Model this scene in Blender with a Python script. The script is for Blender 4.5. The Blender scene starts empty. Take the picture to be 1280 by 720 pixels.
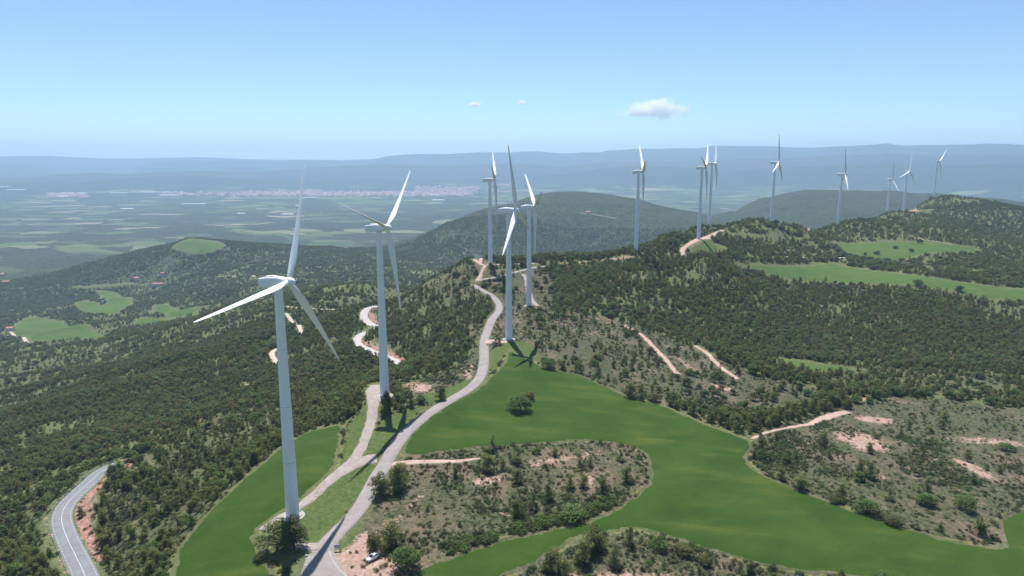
import bpy, bmesh, math, random
import numpy as np
from mathutils import Vector, Matrix
from mathutils.geometry import delaunay_2d_cdt

random.seed(7)
rng = np.random.default_rng(7)
SC = bpy.context.scene
COL = SC.collection
R_ = math.radians
CAMZ = 120.0
FPX = 853.33
PITCH = R_(10.62)
CP, SP = math.cos(PITCH), math.sin(PITCH)

# ------------------------------------------------------------------ basics
def ray(px, py):
    """direction (x, y, z) per unit of depth through a point of the survey photograph"""
    u = (px - 640.0) / FPX
    v = (360.0 - py) / FPX
    return np.array([u, CP + v * SP, -SP + v * CP])

def sstep(a, b, x):
    t = np.clip((x - a) / (b - a), 0, 1)
    return t * t * (3 - 2 * t)

def _hash(ix, iy, s):
    h = (ix.astype(np.int64) * 374761393 + iy.astype(np.int64) * 668265263 + s * 1442695041) & 0xFFFFFFFF
    h = ((h ^ (h >> 13)) * 1274126177) & 0xFFFFFFFF
    h = h ^ (h >> 16)
    return (h & 0xFFFFFF) / float(0xFFFFFF)

def vnoise(x, y, wl, s=0):
    """smooth noise in -1..1 with wavelength wl"""
    x = x / wl + s * 17.13; y = y / wl - s * 9.7
    ix = np.floor(x); iy = np.floor(y)
    fx = x - ix; fy = y - iy
    fx = fx ** 3 * (fx * (fx * 6 - 15) + 10); fy = fy ** 3 * (fy * (fy * 6 - 15) + 10)
    ix = ix.astype(np.int64); iy = iy.astype(np.int64)
    a = _hash(ix, iy, s); b = _hash(ix + 1, iy, s); c = _hash(ix, iy + 1, s); d = _hash(ix + 1, iy + 1, s)
    return ((a * (1 - fx) + b * fx) * (1 - fy) + (c * (1 - fx) + d * fx) * fy) * 2 - 1

def fbm(x, y, wl, o=3, s=0, g=0.5):
    t = 0; a = 1; n = 0
    for k in range(o):
        t = t + a * vnoise(x + 0.3 * wl * k, y, wl / 2 ** k, s + k); n += a; a *= g
    return t / n

def ridged(x, y, wl, o=3, s=0):
    t = 0; a = 1; n = 0
    for k in range(o):
        t = t + a * (1 - 2 * np.abs(vnoise(x, y, wl / 2 ** k, s + k))); n += a; a *= 0.5
    return t / n

# ------------------------------------------------------------------ terrain
# surveyed points: (photo x, photo y, height relative to the drone)
CTRL = [
 (380,720,-118),(465,698,-118),(640,720,-119),(900,720,-121),(1100,720,-123),(1280,720,-126),
 (560,640,-117),(700,600,-117),(800,650,-119),(900,600,-120),(1050,620,-123),(1200,680,-126),(1280,640,-128),
 (600,520,-113),(750,520,-116),(850,540,-119),(1000,560,-124),(1100,560,-126),(1200,580,-129),(1280,560,-131),
 (640,455,-110),(750,460,-116),(850,480,-121),(950,500,-126),(1100,500,-131),(1280,500,-134),
 (750,400,-116),(850,420,-123),(850,400,-125),(1000,440,-140),(1000,400,-145),(1000,370,-140),(1000,345,-130),
 (1000,320,-118),(1000,300,-105),(1047,300,-112),(1000,285,-93),(1280,430,-150),(1280,400,-150),(1280,370,-138),
 (1150,350,-128),(1150,310,-118),(1280,330,-140),(1280,300,-135),(1280,275,-112),(1280,262,-98),(1230,256,-96),
 (1180,252,-87),(1100,270,-105),(1060,280,-103),(1150,270,-107),(1150,400,-146),
 (700,345,-104),(740,325,-97),(850,330,-104),(850,360,-115),(800,350,-103),(870,320,-95),(900,330,-106),
 (830,297,-86),(870,284,-84),(920,280,-86),(593,322,-93),(560,340,-105),(530,355,-118),(700,320,-95),
 (600,400,-108),(560,400,-118),(520,400,-130),(480,400,-150),(455,392,-155),(450,430,-148),(500,453,-140),
 (520,450,-128),(560,450,-112),(545,480,-110),(400,450,-152),(400,500,-135),(420,520,-118),(430,530,-114),
 (350,560,-116),(285,618,-118),(215,710,-121),(330,640,-115),(300,700,-118),(465,575,-114),
 (350,500,-150),(300,500,-165),(300,560,-138),(250,600,-135),(200,640,-138),(170,700,-139),(150,620,-142),
 (200,580,-147),(155,577,-150),(122,596,-152),(97,616,-149),(76,645,-147),(86,678,-145),(107,720,-142),
 (40,640,-165),(0,700,-165),(0,620,-185),(50,590,-178),(0,550,-215),(100,540,-200),(200,520,-185),
 (100,500,-235),(0,500,-255),(200,480,-215),(300,450,-195),(400,420,-170),(0,450,-300),(100,450,-270),
 (200,440,-245),(300,410,-225),(400,390,-205),(450,370,-200),(30,415,-330),(130,385,-330),(220,390,-315),
 (130,410,-310),(300,380,-290),(400,360,-270),(500,345,-260),(60,360,-360),(160,350,-335),(200,356,-335),
 (260,346,-300),(320,346,-285),(420,330,-275),(450,320,-284),(245,297,-238),(180,315,-285),(130,330,-320),
 (310,309,-258),(380,313,-272),(0,300,-395),(100,290,-400),(0,340,-375),(60,320,-380),
 (560,285,-230),(600,265,-200),(650,250,-175),(700,244,-160),(760,246,-165),(820,256,-190),(860,266,-215),
 (900,275,-250),(600,320,-300),(700,310,-300),(520,310,-300),(950,250,-200),(1010,240,-160),(1100,243,-166),
 (770,318,-93.5),(745,321,-95),(820,312,-91),(720,323,-95),(1180,245,-170),(1235,230,-205),(1190,235,-215),(1280,231,-205),
]
# turbines: photo x, y of the tower foot, depth, yaw, blade phase
TURB = [
 (366,645,227,19,24),(481,495,321,18,50),(636,424,421,15,114),(661,382,550,-9,50),(613,331,644,0,50),
 (795,314,690,6,46),(873,299,767,22,48),(886,284,864,21,32),(964,277,930,32,10),(1047,283,1050,17,114),
 (1108,273,1400,4,112),(1129,264.5,1370,56,14),(1167,247.5,1500,61,46)]

pts = []
for (x, y, z) in CTRL:
    d = ray(x, y); t = z / d[2]; pts.append((d[0] * t, d[1] * t, z))
tpos = []
for (x, y, dep, _, _) in TURB:
    p = ray(x, y) * dep; tpos.append(p); pts.append(tuple(p))
def behind(lst, f, z):
    for (x, y, z0) in lst:
        d = ray(x, y); t = z0 / d[2]; pts.append((d[0] * t * f, d[1] * t * f, z))
behind([(245,297,-238),(180,315,-285),(310,309,-258),(380,313,-272)], 1.30, -385)
behind([(560,285,-230),(600,265,-200),(650,250,-175),(700,244,-160),(760,246,-165),(820,256,-190),(860,266,-215)], 1.28, -385)
behind([(950,250,-200),(1010,240,-160),(1100,243,-166),(1180,245,-170)], 1.25, -385)
behind([(1235,230,-205),(1190,235,-215),(1280,231,-205)], 1.2, -385)
behind([(593,322,-93),(560,340,-105),(530,355,-118),(700,320,-95),(740,325,-98)], 1.22, -230)
behind([(830,297,-86),(870,284,-84),(920,280,-86),(1000,285,-93)], 1.35, -240)
behind([(1060,280,-103),(1100,270,-105)], 1.3, -260)
behind([(1180,252,-87),(1230,256,-96),(1280,262,-98)], 1.35, -230)
for a in (-46, -40, -34, -28, -22): pts.append((3700 * math.sin(R_(a)), 3700 * math.cos(R_(a)), -398)); pts.append((4400 * math.sin(R_(a)), 4400 * math.cos(R_(a)), -406))
for a in (-46, -36, -26, -16, -6, 4, 14, 24, 34, 46):
    for r in (5200, 7500, 11000, 18000, 40000):
        if r == 5200 and a > 26: continue
        pts.append((r * math.sin(R_(a)), r * math.cos(R_(a)), -410))
for a, r, z in ((-52, 260, -150), (-52, 500, -230), (-50, 1200, -330), (-50, 2500, -380), (50, 250, -128), (50, 600, -150), (50, 1200, -135), (50, 2200, -220), (48, 3500, -260),
                (-20, 120, -125), (0, 110, -124), (20, 115, -124), (40, 120, -125), (-40, 120, -138)):
    pts.append((r * math.sin(R_(a)), r * math.cos(R_(a)), z))
P = np.array(pts, float)
RB_R = np.hypot(P[:, 0], P[:, 1])
RB_Q = np.c_[np.arctan2(P[:, 0], P[:, 1]), np.log(RB_R / 100.0)]
_C = 0.03
def _phi(d2): return np.sqrt(d2 + _C * _C)
_n = len(P)
_A = np.zeros((_n + 3, _n + 3))
_A[:_n, :_n] = _phi(((RB_Q[:, None] - RB_Q[None]) ** 2).sum(-1)) - np.eye(_n) * 0.0008
_A[:_n, _n] = 1; _A[:_n, _n + 1:] = RB_Q; _A[_n, :_n] = 1; _A[_n + 1:, :_n] = RB_Q.T
_W = np.linalg.solve(_A, np.r_[P[:, 2], 0, 0, 0])

def ridge_table(rows):
    az = []; te = []
    for (x, y) in rows:
        d = ray(x, y); az.append(math.atan2(d[0], d[1])); te.append(d[2] / math.hypot(d[0], d[1]))
    return np.array(az), np.array(te)
RIDGES = [
 (19000, 1900, ridge_table([(-400,199),(0,195),(60,195),(90,196),(130,198),(240,197),(300,198),(420,200),(640,194),(900,190),(1280,190),(1700,190)])),
 (15800, 1900, ridge_table([(-400,206),(0,206),(45,207),(65,213),(80,216),(150,214),(170,212),(178,206),(200,202),(215,201),(238,200),(260,202),(330,200.5),(400,199.5),(440,202),(470,198),(490,194),(520,191.5),(570,192),(600,190),(640,190),(675,189),(695,191),(750,191),(760,188),(800,186),(870,185),(890,182.5),(960,182),(1020,184),(1080,181),(1110,179),(1130,182),(1240,180),(1280,182),(1700,180)])),
 (12000, 1300, ridge_table([(-400,222),(0,222),(60,219),(120,216),(160,217),(250,213),(310,216),(420,207),(480,205),(560,207),(640,204),(700,208),(760,203),(860,200),(960,198),(1110,191),(1200,194),(1280,193),(1700,195)])),
 (10000, 750, ridge_table([(-400,228),(0,227),(100,229),(160,222),(250,220),(310,223),(400,226),(480,222),(560,225),(640,222),(700,218),(760,209),(800,207),(860,210),(900,214),(1000,208),(1110,204),(1280,206),(1700,206)])),
]

def dem0(x, y):
    """ground height relative to the drone before roads and pads are cut in"""
    x = np.atleast_1d(np.asarray(x, float)); y = np.atleast_1d(np.asarray(y, float))
    out = np.empty(x.shape)
    fx = x.ravel(); fy = y.ravel(); fo = out.ravel()
    for i in range(0, len(fx), 40000):
        X = fx[i:i + 40000]; Y = fy[i:i + 40000]
        Rr = np.maximum(np.hypot(X, Y), 1e-3); az = np.arctan2(X, Y)
        azc = np.clip(az, -R_(54), R_(54)); l = np.log(np.clip(Rr, 105, 45000) / 100.0)
        d2 = (azc[:, None] - RB_Q[None, :, 0]) ** 2 + (l[:, None] - RB_Q[None, :, 1]) ** 2
        z = _phi(d2) @ _W[:_n] + _W[_n] + _W[_n + 1] * azc + _W[_n + 2] * l
        side = sstep(R_(58), R_(120), np.abs(az))
        z = z * (1 - side) + side * (-150 - 260 * sstep(400, 4000, Rr))
        far = sstep(4500, 7000, Rr)
        z = z * (1 - far) + far * (-410 + 8 * fbm(X, Y, 2500, 2, 5))
        # relief of the slopes and of the rolling basin
        slope = sstep(-122, -190, z)
        m1 = sstep(450, 900, Rr) * (1 - sstep(5000, 8000, Rr)) * slope
        hi = np.clip((z + 410) / 250, 0, 1)
        z = z + m1 * (11 * ridged(X, Y, 230, 3, 1) + (4 + 22 * hi * sstep(1000, 2600, Rr)) * ridged(X, Y, 620, 3, 11))
        sp = sstep(250, 420, Rr) * (1 - sstep(1500, 2300, Rr)) * slope * sstep(20, -120, X)
        z = z + sp * (12 * ridged(X * 0.30 + Y * 0.10, Y - X * 0.25, 150, 3, 31) + 3 * ridged(X * 0.5, Y - X * 0.2, 55, 2, 33))
        z = z + slope * (1 - m1) * (1 - sstep(4000, 6000, Rr)) * 2.5 * ridged(X, Y, 90, 2, 3)
        basin = sstep(2600, 4200, Rr) * (1 - sstep(9000, 11000, Rr)) * (1 - hi)
        z = z + basin * 34 * np.clip(fbm(X, Y, 1500, 4, 21) + 0.15, 0, 1)
        for (D, Wd, (ta, tt)) in RIDGES:
            crest = D * (np.interp(azc, ta, tt) + 0.0016 * fbm(azc * 1000, azc * 0 + D, 45, 3, 3))
            Dn = D + Wd * 0.35 * fbm(X, Y, 4000, 2, int(D) % 97)
            t = (Rr - Dn) / Wd
            sh = np.exp(-np.clip(np.abs(t), 0, 9) ** 1.5 * 0.9)
            nz = ridged(X, Y, 1200, 4, int(D) % 89)
            zz = -410 + (crest + 410) * np.clip(sh + 0.22 * nz * (1 - sh) * sh * 4, 0, 1.05)
            z = np.maximum(z, zz)
        z = z + 0.35 * vnoise(X, Y, 33, 7) * (1 - sstep(300, 900, Rr))
        fo[i:i + 40000] = z
    return fo.reshape(x.shape)

def pix(px, py, near=60.0):
    """where the sight line through each photo point meets the ground"""
    px = np.atleast_1d(np.asarray(px, float)); py = np.atleast_1d(np.asarray(py, float))
    u = (px - 640) / FPX; v = (360 - py) / FPX
    D = np.stack([u, CP + v * SP, -SP + v * CP], 1)
    steps = near * 1.012 ** np.arange(0, int(math.log(45000 / near) / math.log(1.012)))
    XX = D[:, 0:1] * steps; YY = D[:, 1:2] * steps; ZZ = D[:, 2:3] * steps
    below = ZZ < dem0(XX, YY)
    k = np.argmax(below, 1); k = np.where(below.any(1), k, len(steps) - 1); k = np.maximum(k, 1)
    lo = steps[k - 1]; hi = steps[k]
    for _ in range(14):
        m = (lo + hi) / 2
        b = D[:, 2] * m < dem0(D[:, 0] * m, D[:, 1] * m)
        hi = np.where(b, m, hi); lo = np.where(b, lo, m)
    return D * hi[:, None]

def pixl(lst, near=60.0):
    a = np.array(lst, float); return pix(a[:, 0], a[:, 1], near)

def chaikin(p, n=2, closed=False):
    p = np.asarray(p, float)
    for _ in range(n):
        if closed:
            q = np.roll(p, -1, 0); p = np.stack([p * .75 + q * .25, p * .25 + q * .75], 1).reshape(-1, p.shape[1])
        else:
            a, b = p[:-1], p[1:]
            m = np.stack([a * .75 + b * .25, a * .25 + b * .75], 1).reshape(-1, p.shape[1]); p = np.vstack([p[:1], m, p[-1:]])
    return p

def resample(p, step, closed=False):
    if closed: p = np.vstack([p, p[:1]])
    seg = np.hypot(*(np.diff(p[:, :2], axis=0).T)); s = np.r_[0, np.cumsum(seg)]
    n = max(2, int(round(s[-1] / step)) + 1)
    t = np.linspace(0, s[-1], n)
    o = np.stack([np.interp(t, s, p[:, k]) for k in range(p.shape[1])], 1)
    return o[:-1] if closed else o

# ------------------------------------------------------------------ roads and tracks (photo points, width in metres)
ROADS = []   # name, kind, points (x, y, z), half width, z offset
def road(name, kind, lst, w, off, step=4.0, near=60.0, smooth=5, extra=None, labels=None):
    p = pixl(lst, near)[:, :2]
    if isinstance(w, dict):
        cs = np.r_[0, np.cumsum(np.hypot(*np.diff(p, axis=0).T))]; cs /= cs[-1]
        ks = sorted(w); w = list(np.interp(np.linspace(0, 1, 200), cs[[min(k_, len(cs) - 1) for k_ in ks]], [w[k_] for k_ in ks]))
    if extra: p = np.vstack([p, extra])
    p = resample(chaikin(p, 3), step)
    z = dem0(p[:, 0], p[:, 1])
    if kind not in ('valley', 'white'):
        acc = z * 1.0; cnt = 1
        for rr_ in (4.0, 8.0):
            for a_ in np.arange(0, 6.28, math.pi / 4):
                acc = acc + dem0(p[:, 0] + rr_ * math.cos(a_), p[:, 1] + rr_ * math.sin(a_)); cnt += 1
        z = acc / cnt; smooth = 0
    for tp_ in tpos:
        wq = 1 - sstep(6, 26, np.hypot(p[:, 0] - tp_[0], p[:, 1] - tp_[1])); z = z * (1 - wq) + tp_[2] * wq
    k = np.ones(2 * smooth + 1) / (2 * smooth + 1)
    z = np.convolve(np.pad(z, smooth, mode='edge'), k, 'valid')
    if np.ndim(w): hw = np.interp(np.linspace(0, 1, len(p)), np.linspace(0, 1, len(w)), w) / 2
    else: hw = np.full(len(p), w / 2.0)
    ROADS.append(dict(name=name, kind=kind, p=np.c_[p, z], hw=hw, off=off))
road('road', 'ridge', [(385,800),(398,745),(404,720),(401,705),(400,693),(408,682),(418,670),(432,656),(443,645),(458,622),(468,600),(479,585),(489,566),(502,545),(526,524),(556,504),(594,482.5),(605,462),(605,441),(605,427),(608,417),(613,403),(621,393),(625,384.6),(623,378),(616,370),(601,362),(591,355),(590,352),(601,350),(622,346.7),(641,341),(653,338),(668,334),(700,331.3),(726,331),(751,329.5),(777,327)],
     {0:13,2:13,3:10,4:7.6,5:6.2,6:5.6,8:5.2,12:5.6,16:5.2,24:5.2,30:4.6}, 0.16)
road('road', 'valley', [(146,580),(134,586),(125,592),(116,600),(97,616),(83,631),(76,645),(79,661.7),(86,678),(96,698),(107,720),(117,745),(124,775)], 7.4, 0.16, smooth=3)
road('dirt_track', 'track', [(330,664),(345,651),(361.7,639),(382.5,624),(403,607.5),(424,591),(445,578),(460,574),(471,573)], [4.5,4,3.6,3.6,3.8,4.2,6,8,7], 0.12, step=3)
road('dirt_track', 'track', [(470,481),(468,497),(467,512),(464,526),(459,543),(452,559),(446,570),(438,580)], [6,9,9,7,4.5,4,4,4], 0.10, step=3)
road('dirt_track', 'track', [(360,685),(378,684),(400,684)], [2,4,4], 0.10, step=3)
road('dirt_track', 'pink', [(486,581),(503,578.5),(530,577.5),(570,577),(600,573)], [3,3.2,3,2.4,1.6], 0.10, step=3)
road('dirt_track', 'pink', [(616,331),(641,330),(668,329)], 4, 0.10, step=5)
road('dirt_track', 'track', [(641,341),(653,341.5),(657.5,347),(659,356),(663,371),(668,378),(673,382)], 3.6, 0.11, step=4)
road('dirt_track', 'pink', [(597,351),(601,343),(607.5,334.6),(601,328),(593,323)], [5,3,2.5,3,5], 0.09, step=4)
road('dirt_track', 'pink', [(605,429),(614,428),(624,428.5),(634,428.5)], [9,8,5,4], 0.10, step=3)
road('dirt_track', 'pink', [(776,405.4),(800,416.4),(808.8,424.7),(822.5,440),(832.8,448.8),(841,461.6),(849,469)], 2.7, 0.10, step=4)
road('dirt_track', 'pink', [(869,432.5),(882.7,440),(889.5,447),(898,457),(912,466.8),(922,474)], 2.7, 0.10, step=4)
road('dirt_track', 'pink', [(939,548.6),(957,541),(974.5,536.8),(995,533),(1012,531),(1031,521.7),(1059.5,514.6)], [1.5,1.7,2,2.5,4,5,4], 0.10, step=3)
road('road', 'white', [(473,382),(466,382.8),(459,386),(454.5,392),(455,399),(460,403.5),(470,407.5),(474,410)], 7.5, 0.2, step=6, smooth=3)
road('road', 'white', [(470,408),(464,413),(454,418),(445,425),(449,433),(464,440),(485,447.5),(497,452.4),(506,456)], 7.5, 0.2, step=6, smooth=3)
road('dirt_track', 'pale', [(357,392),(362,398),(368,404),(375,410),(378,418)], 4, 0.25, step=8)
road('dirt_track', 'pale', [(346,436),(339,441),(341,447),(347,455)], 4, 0.25, step=8)
road('dirt_track', 'pale', [(345,384),(360,383.5),(372,385),(400,387),(423,387),(440,385.5)], 3.5, 0.25, step=10)
road('dirt_track', 'pale', [(232,350.6),(245,348),(262,346),(285,344.6),(300,345.5),(319,346)], 4.5, 0.3, step=14)
road('dirt_track', 'pale', [(10,412),(20,420),(32,427),(42,431)], 5, 0.3, step=12)
road('dirt_track', 'pink', [(857,322),(852,318),(854,310),(862,305),(872,300),(884,297),(893,292),(905,288)], [5,5,6,8,14,8,6,5], 0.25, step=8)
road('dirt_track', 'pink', [(600,330),(625,324),(655,322.5),(690,323),(720,322)], 3, 0.2, step=10)
road('dirt_track', 'pale', [(976,321),(1000,321),(1030,322),(1062,322),(1085,322)], 3.0, 0.2, step=10)
road('dirt_track', 'pale', [(1136,295),(1146,298),(1160,300),(1178,303),(1195,307)], 3.0, 0.2, step=12)
road('dirt_track', 'pale', [(724,266),(735,267),(745,269),(760,271),(770,273)], 5, 0.4, step=25)

def seg_dist(X, Y, rd, maxd):
    """distance to a road's centre line, and the road height there"""
    best = np.full(X.shape, 1e9); zz = np.zeros(X.shape); hw = np.zeros(X.shape)
    p = rd['p']
    for a in range(len(p) - 1):
        x0, y0, z0 = p[a]; x1, y1, z1 = p[a + 1]
        m = np.nonzero((X > min(x0, x1) - maxd) & (X < max(x0, x1) + maxd) & (Y > min(y0, y1) - maxd) & (Y < max(y0, y1) + maxd))[0]
        if not len(m): continue
        dx, dy = x1 - x0, y1 - y0; L = dx * dx + dy * dy + 1e-9
        t = np.clip(((X[m] - x0) * dx + (Y[m] - y0) * dy) / L, 0, 1)
        d = np.hypot(X[m] - x0 - t * dx, Y[m] - y0 - t * dy)
        u = d < best[m]; mm = m[u]
        best[mm] = d[u]; zz[mm] = (z0 + (z1 - z0) * t)[u]; hw[mm] = (rd['hw'][a] + (rd['hw'][a + 1] - rd['hw'][a]) * t)[u]
    return best, zz, hw

def dem(x, y, want=False):
    x = np.atleast_1d(np.asarray(x, float)); y = np.atleast_1d(np.asarray(y, float))
    sh = x.shape; X = x.ravel(); Y = y.ravel()
    z = dem0(X, Y); Rr = np.hypot(X, Y)
    dmin = np.full(X.shape, 1e9); cut = np.zeros(X.shape)
    wsum = np.zeros(X.shape); zsum = np.zeros(X.shape); wmax = np.zeros(X.shape)
    for rd in ROADS:
        d, rz, hw = seg_dist(X, Y, rd, 26)
        e = d - hw
        pad = np.maximum(0.9, Rr * 0.0042)
        fall = 9.0 if rd['kind'] in ('valley', 'white') else 5.0
        w = 1 - sstep(pad, pad + fall, e)
        wsum += w ** 3; zsum += w ** 3 * rz; wmax = np.maximum(wmax, w)
        dmin = np.minimum(dmin, e)
        if rd['kind'] in ('valley', 'white'):
            cut = np.maximum(cut, (1 - sstep(1.5, 12 if rd['kind'] == 'valley' else 7, e)) * (e < 25) * (0.25 + 0.75 * sstep(-0.2, 0.6, z - rz)))
    for k, p in enumerate(tpos):
        d = np.hypot(X - p[0], Y - p[1])
        w = 1 - sstep(5.5, 13, d)
        wsum += w ** 3; zsum += w ** 3 * p[2]; wmax = np.maximum(wmax, w); dmin = np.minimum(dmin, d - 3.2)
    zz = np.where(wsum > 0, zsum / np.maximum(wsum, 1e-9), z)
    z2 = z * (1 - wmax) + zz * wmax
    if want: return z2.reshape(sh), dmin.reshape(sh), (cut * np.clip(np.abs(z2 - z) * 0.5 + 0.35, 0, 1)).reshape(sh)
    return z2.reshape(sh)

def poly_sd(X, Y, poly, maxd=30.0):
    """signed distance, positive inside; -maxd far outside"""
    out = np.full(X.shape, -maxd)
    x0, y0 = poly.min(0) - maxd; x1, y1 = poly.max(0) + maxd
    m = np.nonzero((X > x0) & (X < x1) & (Y > y0) & (Y < y1))[0]
    if not len(m): return out
    x = X[m]; y = Y[m]; d = np.full(x.shape, 1e9); ins = np.zeros(x.shape, bool)
    n = len(poly)
    for a in range(n):
        ax, ay = poly[a]; bx, by = poly[(a + 1) % n]
        dx, dy = bx - ax, by - ay
        t = np.clip(((x - ax) * dx + (y - ay) * dy) / (dx * dx + dy * dy + 1e-9), 0, 1)
        d = np.minimum(d, np.hypot(x - ax - t * dx, y - ay - t * dy))
        if ay != by:
            c = ((ay > y) != (by > y)) & (x < (bx - ax) * (y - ay) / (by - ay) + ax)
            ins ^= c
    out[m] = np.where(ins, np.minimum(d, maxd), -np.minimum(d, maxd))
    return out

def polyw(lst, closed_smooth=2, near=60.0):
    return chaikin(pixl(lst, near)[:, :2], closed_smooth, True)

# ------------------------------------------------------------------ land cover outlines
FIELDS = {
 'left': polyw([(430,530),(420,531),(378,542),(351,560),(311,591),(284,618),(258,642),(231,671),(213,711),(198,760),(350,760),(345,715),(330,695),(320,672),(326,660),(345,640),(380,617),(405,598),(418,588),(424,565),(428,545)], 2),
 'main': polyw([(497,568),(507.5,549),(528,526),(553,508),(580,495.5),(599,484),(611.7,470),(628,455),(630,447),(638,434),(655,447),(678,458),(701.7,464),(725,467),(758,484),(786.7,497),(824.5,504),(853,517),(890.6,533.5),(919,543),(938,550),(939,562),(934,578),(955.6,595),(984,606.7),(1017,618.5),(1059.5,635),(1088,644.5),(1135,661),(1182,675),(1220,680),(1253,684.6),(1250.7,673),(1243.6,654),(1258,640),(1280,635),(1340,625),(1380,680),(1400,790),(1250,765),(1100,724),(1040,720),(1021.7,717.6),(984,713),(951,708),(908,694),(881,687),(843,675),(806,663),(760,664),(720,673),(690,692),(673,706),(640,716),(600,740),(510,740),(505,725),(524,707.5),(553,697),(611.7,678),(654.5,668),(701.7,658.6),(749,644.5),(772.5,632.7),(801,616),(812.7,592.5),(810,573.6),(801,562),(772.5,554.7),(725,550),(668.6,555),(631,558),(588,562),(560,564),(520,572)], 1),
}
for _k in FIELDS:
    _p = resample(np.c_[FIELDS[_k], FIELDS[_k][:, :1] * 0], 1.6, True)[:, :2]
    FIELDS[_k] = _p + np.c_[vnoise(_p[:, 0], _p[:, 1], 7, 201) + .5 * vnoise(_p[:, 0], _p[:, 1], 3, 203), vnoise(_p[:, 0], _p[:, 1], 7, 202) + .5 * vnoise(_p[:, 0], _p[:, 1], 3, 204)] * 0.8
FAR_FIELDS = {
 'tower': polyw([(860,317),(858,308),(880,303),(897,305),(910,310),(892,316),(877,318)], 1),
 'strip': polyw([(920,330),(960,330),(1047,326.7),(1053,333),(1093,338),(1147,345),(1193,351.7),(1280,361.7),(1340,367),(1340,382),(1280,376.7),(1227,373),(1160,360),(1093,356.7),(1027,350),(953,341.7)], 1),
 'upper': polyw([(1033,301.7),(1093,301.7),(1147,303),(1180,304),(1213,308),(1227,313),(1220,317),(1160,317),(1137,323),(1113,327),(1067,320),(1047,308)], 1),
 'pocket': polyw([(977,447),(1003,451),(1036,455.6),(1078,461),(1055,464),(1017,465),(981.5,458)], 1),
 'thin': polyw([(900,292),(960,294),(1010,296),(1010,298),(955,297),(903,295)], 1),
 'valley_a': polyw([(99,377),(110,375),(122,381),(137,379),(122,370),(130,367.5),(146,371),(160,377),(152,386),(140,391),(125,390),(104,386)], 1),
 'valley_b': polyw([(191,385.6),(215,384),(243,385.5),(236,392),(205,392.5)], 1),
 'valley_c': polyw([(171,400),(190,398.5),(215,398),(208,404),(178,407)], 1),
 'valley_d': polyw([(20,410),(36,403),(62,402),(78,408),(110,416),(128,417),(110,423),(66,424),(40,420),(24,418)], 1),
 'valley_e': polyw([(95,358),(130,356),(160,354),(165,356.5),(130,359.5),(100,360.5)], 1),
 'cap': polyw([(215,301.6),(226,297.5),(235,296.8),(247,299),(258,302),(277,310),(262,312),(248.6,312),(232,307)], 1),
}
for k in list(FAR_FIELDS):
    if k.startswith('valley'):
        c_ = FAR_FIELDS[k].mean(0); FAR_FIELDS[k] = c_ + (FAR_FIELDS[k] - c_) * 1.22
_c = pix(247, 306)[0, :2]; _rd = _c / np.hypot(*_c); _tg = np.array([_rd[1], -_rd[0]])
FAR_FIELDS['cap'] = chaikin(np.array([_c + _tg * a_ + _rd * b_ for a_, b_ in ((-78, 30), (-50, 75), (-10, 95), (30, 70), (55, 20), (82, -55), (45, -75), (10, -80), (-25, -50), (-50, -10))]), 2, True)
TURF = [   # short rough grass between the tracks
 polyw([(475,583),(462,579),(440,588),(420,601),(398,618),(375,640),(368,656),(372,676),(392,680),(412,665),(432,642),(450,620),(465,600)], 2),
 polyw([(455,562),(462,548),(470,530),(486,520),(510,510),(535,505),(520,518),(500,536),(489,552),(482,568),(468,570)], 2),
 polyw([(432,545),(435,530),(455,515),(460,512),(458,530),(450,550),(443,566),(425,582),(420,588),(424,566)], 2),
 polyw([(432,690),(445,676),(447,668),(455,655),(452,648),(436,672),(424,686)], 1),
 polyw([(612,470),(612,440),(616,434),(638,433),(632,447),(628,456)], 1),
 polyw([(624,433),(645,426),(668,430),(680,456),(655,446),(638,435)], 1),
 polyw([(520,494),(560,485),(590,470),(596,478),(560,500),(535,506)], 1),
]
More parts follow.
